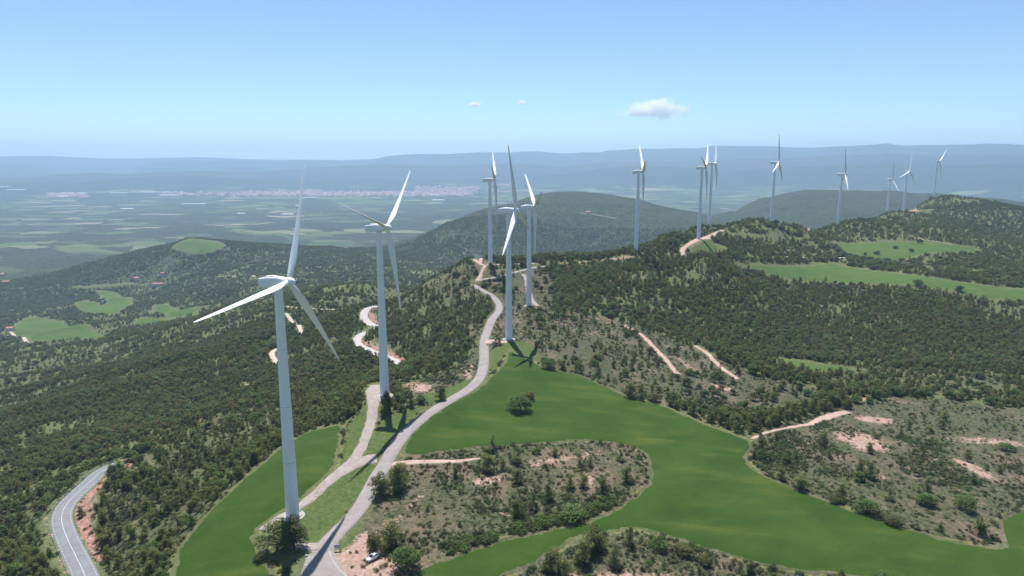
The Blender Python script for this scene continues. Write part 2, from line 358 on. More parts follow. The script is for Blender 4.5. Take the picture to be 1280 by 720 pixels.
SOIL = [polyw(a, 1) for a in [
 [(414,690),(426,690),(436,684),(447,674),(450,668),(464,662),(462,680),(459,690),(478,690),(497,697),(498,707),(507,716),(505,745),(425,745),(427,716),(418,706)],
 [(464,664),(476,652),(497,640),(512,624),(530,612),(538,614),(532,624),(512,642),(500,654),(482,662),(470,672)],
 [(653,572),(690,570),(720,563),(765,560),(768,566),(735,572),(707,580),(680,588),(660,588)],
 [(726,594),(740,590),(750,600),(742,612),(730,622),(728,606)],
 [(583,600),(605,592),(640,594),(637,602),(610,608),(585,611)],
 [(622,640),(634,639),(638,648),(628,651)],
 [(640,720),(700,712),(780,706),(850,712),(900,722),(850,730),(700,735)],
 [(1028,544),(1045,538),(1069,538),(1102,548),(1130,566.5),(1092.5,570),(1064,563),(1045,552)],
 [(1060,518),(1090,518),(1130,528),(1110,534),(1070,526)],
 [(1150,563),(1165,564),(1178,575),(1165,578)],
 [(1180,570),(1215,575),(1240,590),(1252,602),(1240,603),(1205,588)],
 [(1092,592),(1110,594),(1120,600),(1095,600)],
 [(1180,545),(1230,545),(1290,552),(1290,562),(1230,556),(1185,552)],
 [(843,444.5),(857,450),(870,460),(880,465),(866,467),(850,456)],
 [(880,478),(910,482),(925,488),(905,491)],
 [(497,481),(515,478),(535,478),(548,484),(540,492),(515,492)],
 [(575,462),(590,452),(597,458),(592,475),(580,478)],
 [(594,352),(600,346),(604,336),(596,330),(588,322),(594,318),(604,326),(610,336),(606,348),(600,353)],
 [(640,385),(646,384),(648,400),(655,420),(650,424),(643,405)],
 [(455,400),(462,388),(472,385),(474,405),(468,405)],
 [(454,422),(464,421),(480,428),(500,436),(511,448),(508,457),(498,452),(475,440),(460,434)],
 [(862,302),(885,296),(895,290),(905,290),(895,297),(880,304),(872,309),(862,310)],
 [(1128,263),(1150,264),(1152,266.5),(1132,267)],
 [(1002,284),(1016,285),(1014,286.5),(1002,286)],
 [(925,286.5),(935,286.5),(934,289),(924,289)],
 [(826,318),(836,315),(846,318),(838,321)],
 [(0,586),(14,578),(22,580),(16,590),(0,594)],
 [(300,481),(312,476),(318,482),(306,486)],
 [(1062,492),(1092,496),(1085,503),(1065,500)],
 [(680,330),(760,322),(800,318),(800,322),(760,327),(690,333)],
 [(112,602),(124,596),(128,620),(122,640),(116,655),(124,690),(126,720),(132,745),(117,745),(108,705),(96,672),(92,650),(98,628)],
 [(54,652),(64,640),(70,660),(80,690),(90,725),(76,722),(60,690)],
]]
SCRUB = [polyw(a, 1) for a in [
 [(430,700),(470,640),(497,572),(560,562),(725,548),(772,553),(801,560),(812,580),(805,612),(772,634),(700,659),(610,682),(524,708),(520,760),(430,760)],
 [(939,549),(1000,525),(1075,500),(1160,495),(1280,515),(1400,520),(1400,640),(1253,684),(1182,675),(1088,644),(984,607),(934,578)],
 [(612,432),(640,395),(690,390),(770,398),(850,428),(930,465),(1010,480),(1040,500),(960,520),(920,518),(860,512),(786,495),(701,463),(640,432)],
 [(600,740),(640,716),(690,690),(806,661),(881,685),(984,713),(1100,722),(1100,790),(600,790)],
 [(600,340),(690,336),(690,395),(640,425),(610,425),(630,380)],
 [(500,490),(530,472),(580,455),(598,430),(600,480),(560,503),(520,508)],
 [(585,318),(610,318),(612,345),(590,350)],
]]
SEMI = [polyw(a, 1) for a in [
 [(150,580),(200,560),(262,520),(330,500),(370,520),(300,590),(255,640),(215,705),(150,740),(125,700),(125,640)],
 [(880,420),(1010,480),(1280,500),(1280,470),(1100,455),(960,450)],
 [(560,340),(600,330),(625,375),(600,420),(590,440),(560,380),(530,365)],
 [(640,330),(700,340),(690,360),(660,360)],
 [(600,640),(700,620),(800,600),(790,625),(700,655),(610,680)],
]]

def cover(X, Y):
    """land cover masks at world points"""
    X = np.asarray(X).ravel(); Y = np.asarray(Y).ravel()
    f = np.full(X.shape, -30.0)
    for p in list(FIELDS.values()): f = np.maximum(f, poly_sd(X, Y, p))
    ff = np.full(X.shape, -60.0)
    for p in FAR_FIELDS.values(): ff = np.maximum(ff, poly_sd(X, Y, p, 60))
    t = np.full(X.shape, -30.0)
    for p in TURF: t = np.maximum(t, poly_sd(X, Y, p))
    so = np.zeros(X.shape)
    for p in SOIL:
        sz = math.sqrt(max(1e-3, np.prod(p.max(0) - p.min(0)))) * 0.28
        sz = min(max(sz, 2.0), 8.0)
        so = np.maximum(so, sstep(-sz, sz, poly_sd(X, Y, p, 40)) if p is not SOIL[0] else 1.5 * sstep(-1.5, 1.5, poly_sd(X, Y, p, 40)))
    sc = np.full(X.shape, -30.0)
    for p in SCRUB: sc = np.maximum(sc, poly_sd(X, Y, p))
    se = np.full(X.shape, -30.0)
    for p in SEMI: se = np.maximum(se, poly_sd(X, Y, p))
    return f, ff, t, so, sc, se

# ------------------------------------------------------------------ mesh helpers
def mesh_np(name, V, F, smooth=True):
    V = np.ascontiguousarray(V, np.float32); F = np.ascontiguousarray(F, np.int32)
    me = bpy.data.meshes.new(name); k = F.shape[1]
    me.vertices.add(len(V)); me.vertices.foreach_set('co', V.ravel())
    me.loops.add(F.size); me.loops.foreach_set('vertex_index', F.ravel())
    me.polygons.add(len(F)); me.polygons.foreach_set('loop_start', np.arange(0, F.size, k, dtype=np.int32))
    me.update(calc_edges=True); me.validate()
    if smooth: me.polygons.foreach_set('use_smooth', np.ones(len(me.polygons), bool))
    return me

def add_obj(name, data, mat=None, parent=None, loc=None):
    o = bpy.data.objects.new(name, data); COL.objects.link(o)
    if mat is not None and data is not None and not data.materials: data.materials.append(mat)
    if parent is not None: o.parent = parent
    if loc is not None: o.location = loc
    return o

def tag(o, label=None, cat=None, group=None, kind=None):
    if label: o['label'] = label
    if cat: o['category'] = cat
    if group: o['group'] = group
    if kind: o['kind'] = kind
    return o

def empty(name, loc=(0, 0, 0), rz=0):
    o = bpy.data.objects.new(name, None); COL.objects.link(o); o.location = loc; o.rotation_euler = (0, 0, rz)
    o.empty_display_size = 0.5
    return o

def bm_obj(name, bm, mat, parent=None, smooth=False, loc=None):
    me = bpy.data.meshes.new(name); bm.normal_update(); bm.to_mesh(me); bm.free()
    if smooth:
        for p in me.polygons: p.use_smooth = True
    return add_obj(name, me, mat, parent, loc)

def box(bm, c, s, rot=None):
    r = bmesh.ops.create_cube(bm, size=1.0)
    M = Matrix.Translation(c) @ (rot or Matrix.Identity(4)) @ Matrix.Diagonal((*s, 1))
    bmesh.ops.transform(bm, matrix=M, verts=r['verts']); return r['verts']

def tube(bm, rings, seg=24, cap=True):
    """rings: list of (centre, radius, axis-u, axis-v)"""
    L = []
    for (c, ru, rv, U, Vv) in rings:
        L.append([bm.verts.new(Vector(c) + U * (ru * math.cos(2 * math.pi * k / seg)) + Vv * (rv * math.sin(2 * math.pi * k / seg))) for k in range(seg)])
    for a, b in zip(L[:-1], L[1:]):
        for k in range(seg): bm.faces.new((a[k], a[(k + 1) % seg], b[(k + 1) % seg], b[k]))
    if cap:
        bm.faces.new(list(reversed(L[0]))); bm.faces.new(L[-1])
    return L
UX, UY, UZ = Vector((1, 0, 0)), Vector((0, 1, 0)), Vector((0, 0, 1))

# ------------------------------------------------------------------ material helpers
class NT:
    def __init__(s, name):
        s.m = bpy.data.materials.new(name); s.m.use_nodes = True; s.t = s.m.node_tree
        s.b = s.t.nodes['Principled BSDF']; s.b.inputs['Roughness'].default_value = 0.9
        s.b.inputs['Specular IOR Level'].default_value = 0.15
    def n(s, t, **kw):
        x = s.t.nodes.new(t)
        for k, v in kw.items(): setattr(x, k, v)
        return x
    def l(s, a, b): s.t.links.new(a, b)
    def pos(s):
        if not hasattr(s, '_p'): s._p = s.n('ShaderNodeNewGeometry').outputs['Position']
        return s._p
    def noise(s, scale, detail=4, rough=0.55, vec=None, seed=0):
        x = s.n('ShaderNodeTexNoise', noise_dimensions='4D'); x.inputs['Scale'].default_value = scale; x.inputs['Detail'].default_value = detail
        x.inputs['Roughness'].default_value = rough; x.inputs['W'].default_value = seed * 3.7
        s.l(vec or s.pos(), x.inputs['Vector']); return x.outputs['Fac']
    def attr(s, name): return s.n('ShaderNodeAttribute', attribute_name=name).outputs['Fac']
    def math(s, op, a, b=0.0, clamp=False):
        x = s.n('ShaderNodeMath', operation=op, use_clamp=clamp)
        for i, v in enumerate((a, b)):
            if isinstance(v, (int, float)): x.inputs[i].default_value = v
            else: s.l(v, x.inputs[i])
        return x.outputs[0]
    def step(s, v, a, b):
        x = s.n('ShaderNodeMapRange', interpolation_type='SMOOTHSTEP'); s.l(v, x.inputs['Value'])
        x.inputs['From Min'].default_value = a; x.inputs['From Max'].default_value = b; return x.outputs[0]
    def mix(s, f, a, b):
        x = s.n('ShaderNodeMix', data_type='RGBA')
        for sock, v in ((x.inputs[0], f), (x.inputs[6], a), (x.inputs[7], b)):
            if isinstance(v, (int, float)): sock.default_value = v
            elif isinstance(v, tuple): sock.default_value = (*v, 1)
            else: s.l(v, sock)
        return x.outputs[2]
    def ramp(s, f, cols):
        x = s.n('ShaderNodeValToRGB'); r = x.color_ramp
        while len(r.elements) < len(cols): r.elements.new(0.5)
        for e, (p, c) in zip(r.elements, cols): e.position = p; e.color = (*c, 1)
        s.l(f, x.inputs['Fac']); return x.outputs['Color']
    def base(s, c):
        if isinstance(c, tuple): s.b.inputs['Base Color'].default_value = (*c, 1)
        else: s.l(c, s.b.inputs['Base Color'])
    def bump(s, h, strength=0.5, dist=0.1):
        x = s.n('ShaderNodeBump'); x.inputs['Strength'].default_value = strength; x.inputs['Distance'].default_value = dist
        s.l(h, x.inputs['Height']); s.l(x.outputs['Normal'], s.b.inputs['Normal'])

def m_plain(name, col, rough=0.6, var=0.0, scale=1.0, spec=0.3, metal=0.0):
    t = NT(name); t.b.inputs['Roughness'].default_value = rough; t.b.inputs['Specular IOR Level'].default_value = spec
    t.b.inputs['Metallic'].default_value = metal
    if var:
        n = t.noise(scale); t.base(t.ramp(n, [(0.3, tuple(c * (1 - var) for c in col)), (0.7, tuple(min(1, c * (1 + var)) for c in col))]))
    else: t.base(col)
    return t.m

# ground -----------------------------------------------------------
def m_ground():
    t = NT('ground_cover')
    n1 = t.noise(0.9, 5, 0.65, seed=1); n2 = t.noise(0.16, 4, 0.6, seed=2); n3 = t.noise(0.022, 4, 0.6, seed=3); n4 = t.noise(2.6, 3, 0.6, seed=4)
    scrub = t.ramp(n1, [(0.34, (0.034, 0.038, 0.021)), (0.46, (0.070, 0.072, 0.040)), (0.57, (0.120, 0.108, 0.068)), (0.72, (0.19, 0.165, 0.115))])
    green = t.ramp(n1, [(0.3, (0.034, 0.052, 0.018)), (0.7, (0.078, 0.100, 0.036))])
    scrub = t.mix(t.math('MULTIPLY', t.step(n2, 0.45, 0.68), 0.7), scrub, green)
    dry = t.ramp(n4, [(0.3, (0.15, 0.105, 0.075)), (0.7, (0.31, 0.215, 0.165))])
    scrub = t.mix(t.math('MULTIPLY', t.step(t.noise(0.05, 5, 0.7, seed=9), 0.49, 0.65), 0.52), scrub, dry)
    floor = t.ramp(n1, [(0.3, (0.074, 0.088, 0.036)), (0.7, (0.155, 0.168, 0.075))])
    c = t.mix(t.attr('wood'), scrub, floor)
    # far woodland reads as speckled canopy
    f1 = t.noise(0.07, 3, 0.7, seed=5); f2 = t.noise(0.008, 4, 0.6, seed=6)
    canopy = t.ramp(f1, [(0.35, (0.022, 0.032, 0.018)), (0.52, (0.044, 0.058, 0.028)), (0.66, (0.076, 0.092, 0.044))])
    canopy = t.mix(t.math('MULTIPLY', t.step(f2, 0.45, 0.7), 0.5), canopy, (0.050, 0.062, 0.032))
    c = t.mix(t.attr('faraway'), c, canopy)
    # mosaic of fields in the basin
    mp = t.n('ShaderNodeMapping'); mp.inputs['Rotation'].default_value = (0, 0, 0.5); mp.inputs['Scale'].default_value = (0.0038, 0.0070, 0.0)
    wob = t.n('ShaderNodeVectorMath', operation='MULTIPLY_ADD'); nz = t.n('ShaderNodeTexNoise'); nz.inputs['Scale'].default_value = 0.002
    t.l(t.pos(), nz.inputs['Vector']); t.l(nz.outputs['Color'], wob.inputs[0]); wob.inputs[1].default_value = (160, 160, 0); t.l(t.pos(), wob.inputs[2])
    t.l(wob.outputs[0], mp.inputs['Vector'])
    vo = t.n('ShaderNodeTexVoronoi'); vo.inputs['Scale'].default_value = 1.0; t.l(mp.outputs[0], vo.inputs['Vector'])
    sep = t.n('ShaderNodeSeparateColor'); t.l(vo.outputs['Color'], sep.inputs[0])
    crop = t.ramp(sep.outputs[0], [(0.0, (0.07, 0.10, 0.045)), (0.25, (0.11, 0.145, 0.065)), (0.45, (0.17, 0.19, 0.10)), (0.66, (0.26, 0.23, 0.15)), (0.76, (0.09, 0.14, 0.045)), (1.0, (0.38, 0.33, 0.24))])
    crop.node.color_ramp.interpolation = 'CONSTANT'
    share = t.math('ADD', t.math('MULTIPLY', sep.outputs[1], 0.5), t.math('MULTIPLY', t.noise(0.0006, 3, 0.6, seed=7), 1.0))
    isf = t.step(share, 0.75, 0.79)
    ve = t.n('ShaderNodeTexVoronoi', feature='DISTANCE_TO_EDGE'); ve.inputs['Scale'].default_value = 1.0; t.l(mp.outputs[0], ve.inputs['Vector'])
    edge = t.step(t.math('ADD', ve.outputs['Distance'], t.math('MULTIPLY', t.noise(0.02, 3, seed=8), 0.08)), 0.07, 0.10)
    pf = t.math('MULTIPLY', t.math('MULTIPLY', isf, edge), t.attr('plain'))
    c = t.mix(pf, c, crop)
    # grass strips
    gr = t.ramp(n1, [(0.28, (0.042, 0.066, 0.018)), (0.5, (0.080, 0.112, 0.034)), (0.75, (0.15, 0.165, 0.068))])
    c = t.mix(t.step(t.math('ADD', t.attr('turf'), t.math('MULTIPLY', n1, 0.5)), 0.6, 0.9), c, gr)
    edgeg = t.ramp(n1, [(0.3, (0.10, 0.12, 0.035)), (0.7, (0.24, 0.20, 0.09))])
    c = t.mix(t.step(t.math('ADD', t.attr('verge'), t.math('MULTIPLY', n2, 0.9)), 1.25, 1.5), c, edgeg)
    # bare pinkish earth, broken up by tufts
    so = t.ramp(n1, [(0.25, (0.20, 0.125, 0.09)), (0.5, (0.36, 0.235, 0.18)), (0.75, (0.52, 0.375, 0.305))])
    sm = t.math('ADD', t.math('MULTIPLY', t.attr('soil'), 0.72), t.math('ADD', t.math('MULTIPLY', n1, 0.8), t.math('MULTIPLY', t.noise(0.22, 5, 0.75, seed=12), 1.0)))
    c = t.mix(t.step(sm, 1.28, 1.62), c, so)
    # raw red cut banks
    rb = t.ramp(t.noise(0.6, 4, 0.7, seed=13), [(0.3, (0.15, 0.075, 0.055)), (0.5, (0.32, 0.165, 0.125)), (0.7, (0.46, 0.33, 0.26))])
    bk = t.math('ADD', t.attr('bank'), t.math('MULTIPLY', t.noise(0.3, 4, 0.7, seed=14), 0.9))
    c = t.mix(t.step(bk, 0.98, 1.15), c, rb)
    t.base(c)
    h = t.math('ADD', t.math('MULTIPLY', n1, 0.5), t.math('MULTIPLY', n4, 0.15))
    h2 = t.math('ADD', t.math('MULTIPLY', h, t.math('SUBTRACT', 1.0, t.attr('faraway'))), t.math('MULTIPLY', t.math('MULTIPLY', f1, t.attr('faraway')), 14.0))
    t.bump(h2, 0.8, 1.0)
    t.b.inputs['Specular IOR Level'].default_value = 0.05
    return t.m

def m_crop(name, a, b, c2, streak=0.02):
    t = NT(name)
    mp = t.n('ShaderNodeMapping'); mp.inputs['Rotation'].default_value = (0, 0, 0.25); mp.inputs['Scale'].default_value = (0.25, 1.0, 1.0); t.l(t.pos(), mp.inputs['Vector'])
    n1 = t.noise(0.045, 6, 0.68, seed=1); n2 = t.noise(0.12, 4, 0.6, vec=mp.outputs[0], seed=2); n3 = t.noise(2.2, 3, 0.7, seed=3)
    col = t.ramp(n1, [(0.32, a), (0.68, b)])
    col = t.mix(t.math('MULTIPLY', t.step(n2, 0.48, 0.75), 0.55), col, c2)
    col = t.mix(t.math('MULTIPLY', t.step(n3, 0.35, 0.7), 0.35), col, tuple(x * 0.62 for x in a))
    wv = t.n('ShaderNodeTexWave', wave_profile='SIN'); wv.inputs['Scale'].default_value = 0.026; wv.inputs['Distortion'].default_value = 1.2; wv.inputs['Detail Scale'].default_value = 0.15
    wm = t.n('ShaderNodeMapping'); wm.inputs['Rotation'].default_value = (0, 0, 0.9); t.l(t.pos(), wm.inputs['Vector']); t.l(wm.outputs[0], wv.inputs['Vector'])
    col = t.mix(t.math('MULTIPLY', t.step(wv.outputs['Fac'], 0.90, 0.99), 0.07), col, tuple(x * 0.72 for x in a))
    # thin yellowish rim where the crop meets the rough ground
    rim = t.math('ADD', t.attr('rim'), t.math('MULTIPLY', t.noise(0.08, 3, 0.7, seed=6), 0.9))
    col = t.mix(t.math('MULTIPLY', t.step(rim, 1.0, 1.5), 0.7), col, (0.14, 0.165, 0.042))
    t.base(col); t.bump(n3, 0.6, 0.35)
    t.b.inputs['Specular IOR Level'].default_value = 0.08
    return t.m

def m_road(name, a, b, spots=None):
    t = NT(name)
    n1 = t.noise(0.35, 5, 0.65, seed=1); n2 = t.noise(4.0, 3, 0.6, seed=2)
    col = t.ramp(t.math('ADD', t.math('MULTIPLY', n1, 0.7), t.math('MULTIPLY', n2, 0.3)), [(0.35, a), (0.65, b)])
    if spots: col = t.mix(t.math('MULTIPLY', t.step(t.noise(0.7, 4, 0.7, seed=4), 0.55, 0.68), 0.8), col, spots)
    t.base(col); t.bump(n2, 0.2, 0.04); return t.m

MG = m_ground()
M_FIELD = m_crop('green_crop', (0.027, 0.060, 0.010), (0.052, 0.090, 0.014), (0.112, 0.128, 0.024))
M_FIELD_FAR = m_crop('meadow', (0.062, 0.108, 0.024), (0.092, 0.140, 0.034), (0.145, 0.170, 0.05))
M_ROAD = m_road('worn_asphalt', (0.23, 0.195, 0.18), (0.33, 0.285, 0.265))
M_ROAD2 = m_road('grey_asphalt', (0.17, 0.17, 0.175), (0.235, 0.232, 0.235))
M_ROADW = m_road('pale_asphalt', (0.36, 0.31, 0.28), (0.50, 0.44, 0.41))
M_TRACK = m_road('gravel', (0.26, 0.21, 0.18), (0.37, 0.315, 0.28), (0.16, 0.155, 0.085))
M_PINK = m_road('pink_earth', (0.33, 0.215, 0.165), (0.52, 0.375, 0.31), (0.15, 0.125, 0.08))
M_PALE = m_road('pale_earth', (0.40, 0.31, 0.24), (0.58, 0.47, 0.39), (0.20, 0.18, 0.11))
M_PAINT = m_plain('road_paint', (0.52, 0.52, 0.51), 0.7, 0.12, 3.0)

# ------------------------------------------------------------------ ground sheet
def build_ground():
    az = np.unique(np.concatenate([np.arange(-49, 49.01, 0.22), np.arange(49.5, 60, 1.0), np.arange(-60, -49, 1.0), np.arange(63, 297.1, 6.5)]))
    az = np.radians(az); az = np.unique(np.round(((az + math.pi) % (2 * math.pi)) - math.pi, 6))
    rr = [30.0]
    while rr[-1] < 21500:
        r = rr[-1]; f = 0.03 if r < 120 else (0.0052 if r < 2500 else (0.0075 if r < 12000 else 0.010)); rr.append(r * (1 + f))
    rr = np.array(rr)
    A, Rm = np.meshgrid(az, rr)
    X = (Rm * np.sin(A)).ravel(); Y = (Rm * np.cos(A)).ravel()
    Z, dm, cut = dem(X, Y, True)
    na, nr = len(az), len(rr)
    Rf = Rm.ravel()
    f, ff, tf, so, sc, se = cover(X, Y)
    micro = (0.28 * fbm(X, Y, 5.0, 3, 40) + 0.5 * vnoise(X, Y, 14, 41)) * sstep(0, 5, -f) * sstep(0, 5, -tf) * sstep(1.5, 6, dm) * (1 - sstep(700, 1300, Rf))
    Z = Z + micro
    V = np.c_[X, Y, Z + CAMZ]
    V = np.vstack([V, [0, 0, V[:na, 2].mean()]])
    i = np.arange(nr - 1)[:, None] * na; j = np.arange(na)[None]; jn = (j + 1) % na
    F = np.stack([(i + j), (i + jn), (i + na + jn), (i + na + j)], -1).reshape(-1, 4)
    c = len(V) - 1; jj = np.arange(na)
    capf = np.stack([np.full(na, c), (jj + 1) % na, jj, jj], -1)
    F = F[:, ::-1]
    me = bpy.data.meshes.new('ground')
    nq = len(F); loops = np.concatenate([F.ravel(), capf[:, :3].ravel()]).astype(np.int32)
    me.vertices.add(len(V)); me.vertices.foreach_set('co', V.astype(np.float32).ravel())
    me.loops.add(len(loops)); me.loops.foreach_set('vertex_index', loops)
    me.polygons.add(nq + na)
    me.polygons.foreach_set('loop_start', np.concatenate([np.arange(nq) * 4, nq * 4 + np.arange(na) * 3]).astype(np.int32))
    me.update(calc_edges=True)
    me.polygons.foreach_set('use_smooth', np.ones(nq + na, bool))
    def at(name, v):
        a = me.attributes.new(name, 'FLOAT', 'POINT'); a.data.foreach_set('value', np.r_[v, 0].astype(np.float32))
    wood = (1 - sstep(-6, 3, sc)) * (1 - 0.6 * sstep(-5, 5, se))
    at('wood', np.clip(wood, 0, 1)); at('soil', so)
    at('faraway', sstep(1900, 2500, Rf) * (1 - sstep(-3, 3, ff)))
    zz = Z
    at('plain', sstep(2300, 3600, Rf) * (1 - sstep(-350, -300, zz)))
    at('turf', np.clip(sstep(-1, 2, tf), 0, 1))
    nearf = np.maximum(f, np.where(ff > -59, ff, -30))
    at('verge', (1 - sstep(0.3, 2.2, np.abs(nearf + 0.6))) * (Rf < 1500))
    at('bank', cut * sstep(0.2, 1.6, dm))
    return add_obj('ground', me, MG)

ground = tag(build_ground(), kind='structure')

# ------------------------------------------------------------------ fields
def field_mesh(name, poly, mat, rise=0.28, step=None):
    Rm = np.hypot(poly[:, 0], poly[:, 1])
    s = step or max(2.0, Rm.min() * 0.008)
    b = resample(np.c_[poly, poly[:, :1] * 0], s, True)[:, :2]
    x0, y0 = b.min(0); x1, y1 = b.max(0)
    gx, gy = np.meshgrid(np.arange(x0, x1, s), np.arange(y0, y1, s * 0.866)); gx = gx + (np.arange(gx.shape[0]) % 2)[:, None] * s / 2
    gx = gx.ravel(); gy = gy.ravel(); sd = poly_sd(gx, gy, b, 30)
    k = sd > s * 0.7; gx = gx[k]; gy = gy[k]
    # a ring just inside the rim
    allp = np.vstack([b, np.c_[gx, gy]])
    cen = allp.mean(0); n = len(b)
    r = delaunay_2d_cdt([Vector((p[0] - cen[0], p[1] - cen[1])) for p in allp], [], [list(range(n))], 1, 1e-4)
    V2 = np.array([(v[0], v[1]) for v in r[0]]) + cen; F = np.array([f for f in r[2] if len(f) == 3])
    sd = poly_sd(V2[:, 0], V2[:, 1], b, 30)
    z = dem(V2[:, 0], V2[:, 1]) + CAMZ - 0.35 + (0.35 + rise) * sstep(-0.1, s * 0.75, sd)
    me = mesh_np(name, np.c_[V2, z], F)
    a = me.attributes.new('rim', 'FLOAT', 'POINT'); a.data.foreach_set('value', (1 - sstep(0.3, 3.2 if s < 3 else 8, sd)).astype(np.float32))
    if len(me.polygons) and me.polygons[0].normal.z < 0: me.flip_normals()
    o = add_obj(name, me, mat); return tag(o, kind='stuff')

for k, p in FIELDS.items(): field_mesh('crop_field', p, M_FIELD)
for k, p in FAR_FIELDS.items():
    far = np.hypot(*p.mean(0)) > 1100
    field_mesh('meadow' if k not in ('tower', 'strip') else 'crop_field', p, M_FIELD_FAR, 0.45 if not far else 0.9)

# ------------------------------------------------------------------ roads
def ribbon(name, p, hw, off, mat, depth=0.7, jag=0.0, lat=0.0, ncross=5):
    P2 = p[:, :2]; T = np.gradient(P2, axis=0); T /= np.maximum(np.hypot(T[:, 0], T[:, 1])[:, None], 1e-6)
    N = np.c_[-T[:, 1], T[:, 0]]
    C = P2 + N * lat
    rows = []
    wl = hw + jag * (rng.random(len(p)) - 0.5) * 2; wr = hw + jag * (rng.random(len(p)) - 0.5) * 2
    for k, s in enumerate(np.linspace(-1, 1, ncross)):
        w = wl if s < 0 else wr
        rows.append(np.c_[C + N * (s * w)[:, None], p[:, 2] + off + CAMZ + 0.04 * (1 - s * s)])
    if depth:
        rows.insert(0, np.c_[C - N * (wl + 0.5)[:, None], p[:, 2] + off - depth + CAMZ])
        rows.append(np.c_[C + N * (wr + 0.5)[:, None], p[:, 2] + off - depth + CAMZ])
    m = len(rows); V = np.stack(rows, 1).reshape(-1, 3); n = len(p)
    i = np.arange(n - 1)[:, None] * m; j = np.arange(m - 1)[None]
    F = np.stack([i + j, i + j + 1, i + m + j + 1, i + m + j], -1).reshape(-1, 4)
    me = mesh_np(name, V, F)
    if me.polygons[len(me.polygons) // 2].normal.z < 0: me.flip_normals()
    return add_obj(name, me, mat)

MATS = dict(ridge=M_ROAD, valley=M_ROAD2, track=M_TRACK, pink=M_PINK, pale=M_PALE, white=M_ROADW)
for i, rd in enumerate(ROADS):
    far = 1 + np.hypot(*rd['p'][:, :2].mean(0)) / 500
    ribbon(rd['name'], rd['p'], rd['hw'], rd['off'] + 0.007 * (i % 5), MATS[rd['kind']], jag={'ridge': 0.12, 'valley': 0.0}.get(rd['kind'], 0.45))
    tag(COL.objects[-1], kind='structure')
# painted markings of the valley road
vr = ROADS[1]; vp = resample(vr['p'], 1.5)
def marking(p, lat, w, dash=None):
    hw = np.full(len(p), w / 2)
    if dash is None:
        o = ribbon('road_marking', p, hw, 0.216, M_PAINT, depth=0, lat=lat, ncross=2); tag(o, kind='structure'); return
    V = []; F = []
    T = np.gradient(p[:, :2], axis=0); T /= np.hypot(T[:, 0], T[:, 1])[:, None]; N = np.c_[-T[:, 1], T[:, 0]]
    for i in range(0, len(p) - dash, dash * 2):
        b = len(V)
        for q in range(i, i + dash + 1):
            for s in (-1, 1):
                c = p[q, :2] + N[q] * (lat + s * w / 2); V.append((c[0], c[1], p[q, 2] + 0.205 + CAMZ))
        for q in range(dash): F.append((b + 2 * q, b + 2 * q + 1, b + 2 * q + 3, b + 2 * q + 2))
    o = add_obj('road_marking', mesh_np('road_marking', V, F), M_PAINT); tag(o, kind='structure')
marking(vp, 0.0, 0.17)
marking(vp, 3.15, 0.15, 1); marking(vp, -3.15, 0.15, 1)

# ------------------------------------------------------------------ wind turbines
def m_turbine():
    t = NT('turbine_white'); n = t.noise(0.6, 4, 0.6); mp = t.n('ShaderNodeMapping'); mp.inputs['Scale'].default_value = (2.5, 2.5, 0.12)
    t.l(t.pos(), mp.inputs['Vector']); n2 = t.noise(1.0, 4, 0.7, vec=mp.outputs[0], seed=3)
    c = t.mix(t.step(n2, 0.5, 0.8), (0.82, 0.82, 0.82), (0.74, 0.745, 0.75)); t.base(c)
    t.b.inputs['Roughness'].default_value = 0.42; t.b.inputs['Specular IOR Level'].default_value = 0.4
    return t.m
M_T = m_turbine()
M_TD = m_plain('turbine_grey', (0.20, 0.21, 0.22), 0.6)
M_TJ = m_plain('tower_joint', (0.60, 0.61, 0.62), 0.6)
M_CONC = m_plain('concrete', (0.36, 0.33, 0.29), 0.9, 0.15, 1.5)

def mesh_of(name, bm, smooth=True, sharp=None):
    bmesh.ops.recalc_face_normals(bm, faces=bm.faces)
    me = bpy.data.meshes.new(name); bm.to_mesh(me); bm.free()
    if smooth:
        for p in me.polygons: p.use_smooth = True
        if sharp:
            try: me.set_sharp_from_angle(angle=R_(sharp))
            except Exception: pass
    return me

HUBZ = 79.0; OV = 4.2
bm = bmesh.new()
rings = [((0, 0, 0), 2.25, 2.25, UX, UY), ((0, 0, .5), 2.25, 2.25, UX, UY)]
for k in range(17):
    z = 0.55 + 76.4 * k / 16; r = 2.18 - 0.9 * (k / 16) ** 1.05; rings.append(((0, 0, z), r, r, UX, UY))
rings.append(((0, 0, 77.3), 1.28, 1.28, UX, UY))
tube(bm, rings, 48); ME_TOWER = mesh_of('tower', bm, True, 40)
bm = bmesh.new(); tube(bm, [((0, 0, -1.2), 4.0, 4.0, UX, UY), ((0, 0, 0.02), 3.9, 3.9, UX, UY), ((0, 0, 0.1), 3.1, 3.1, UX, UY), ((0, 0, 0.35), 3.0, 3.0, UX, UY)], 36); ME_FOUND = mesh_of('foundation', bm, True, 30)
bm = bmesh.new(); box(bm, (0, -2.22, 1.75), (0.95, 0.14, 2.1)); box(bm, (0, -2.6, 0.5), (1.3, 1.1, 0.35)); ME_DOOR = mesh_of('door', bm, False)
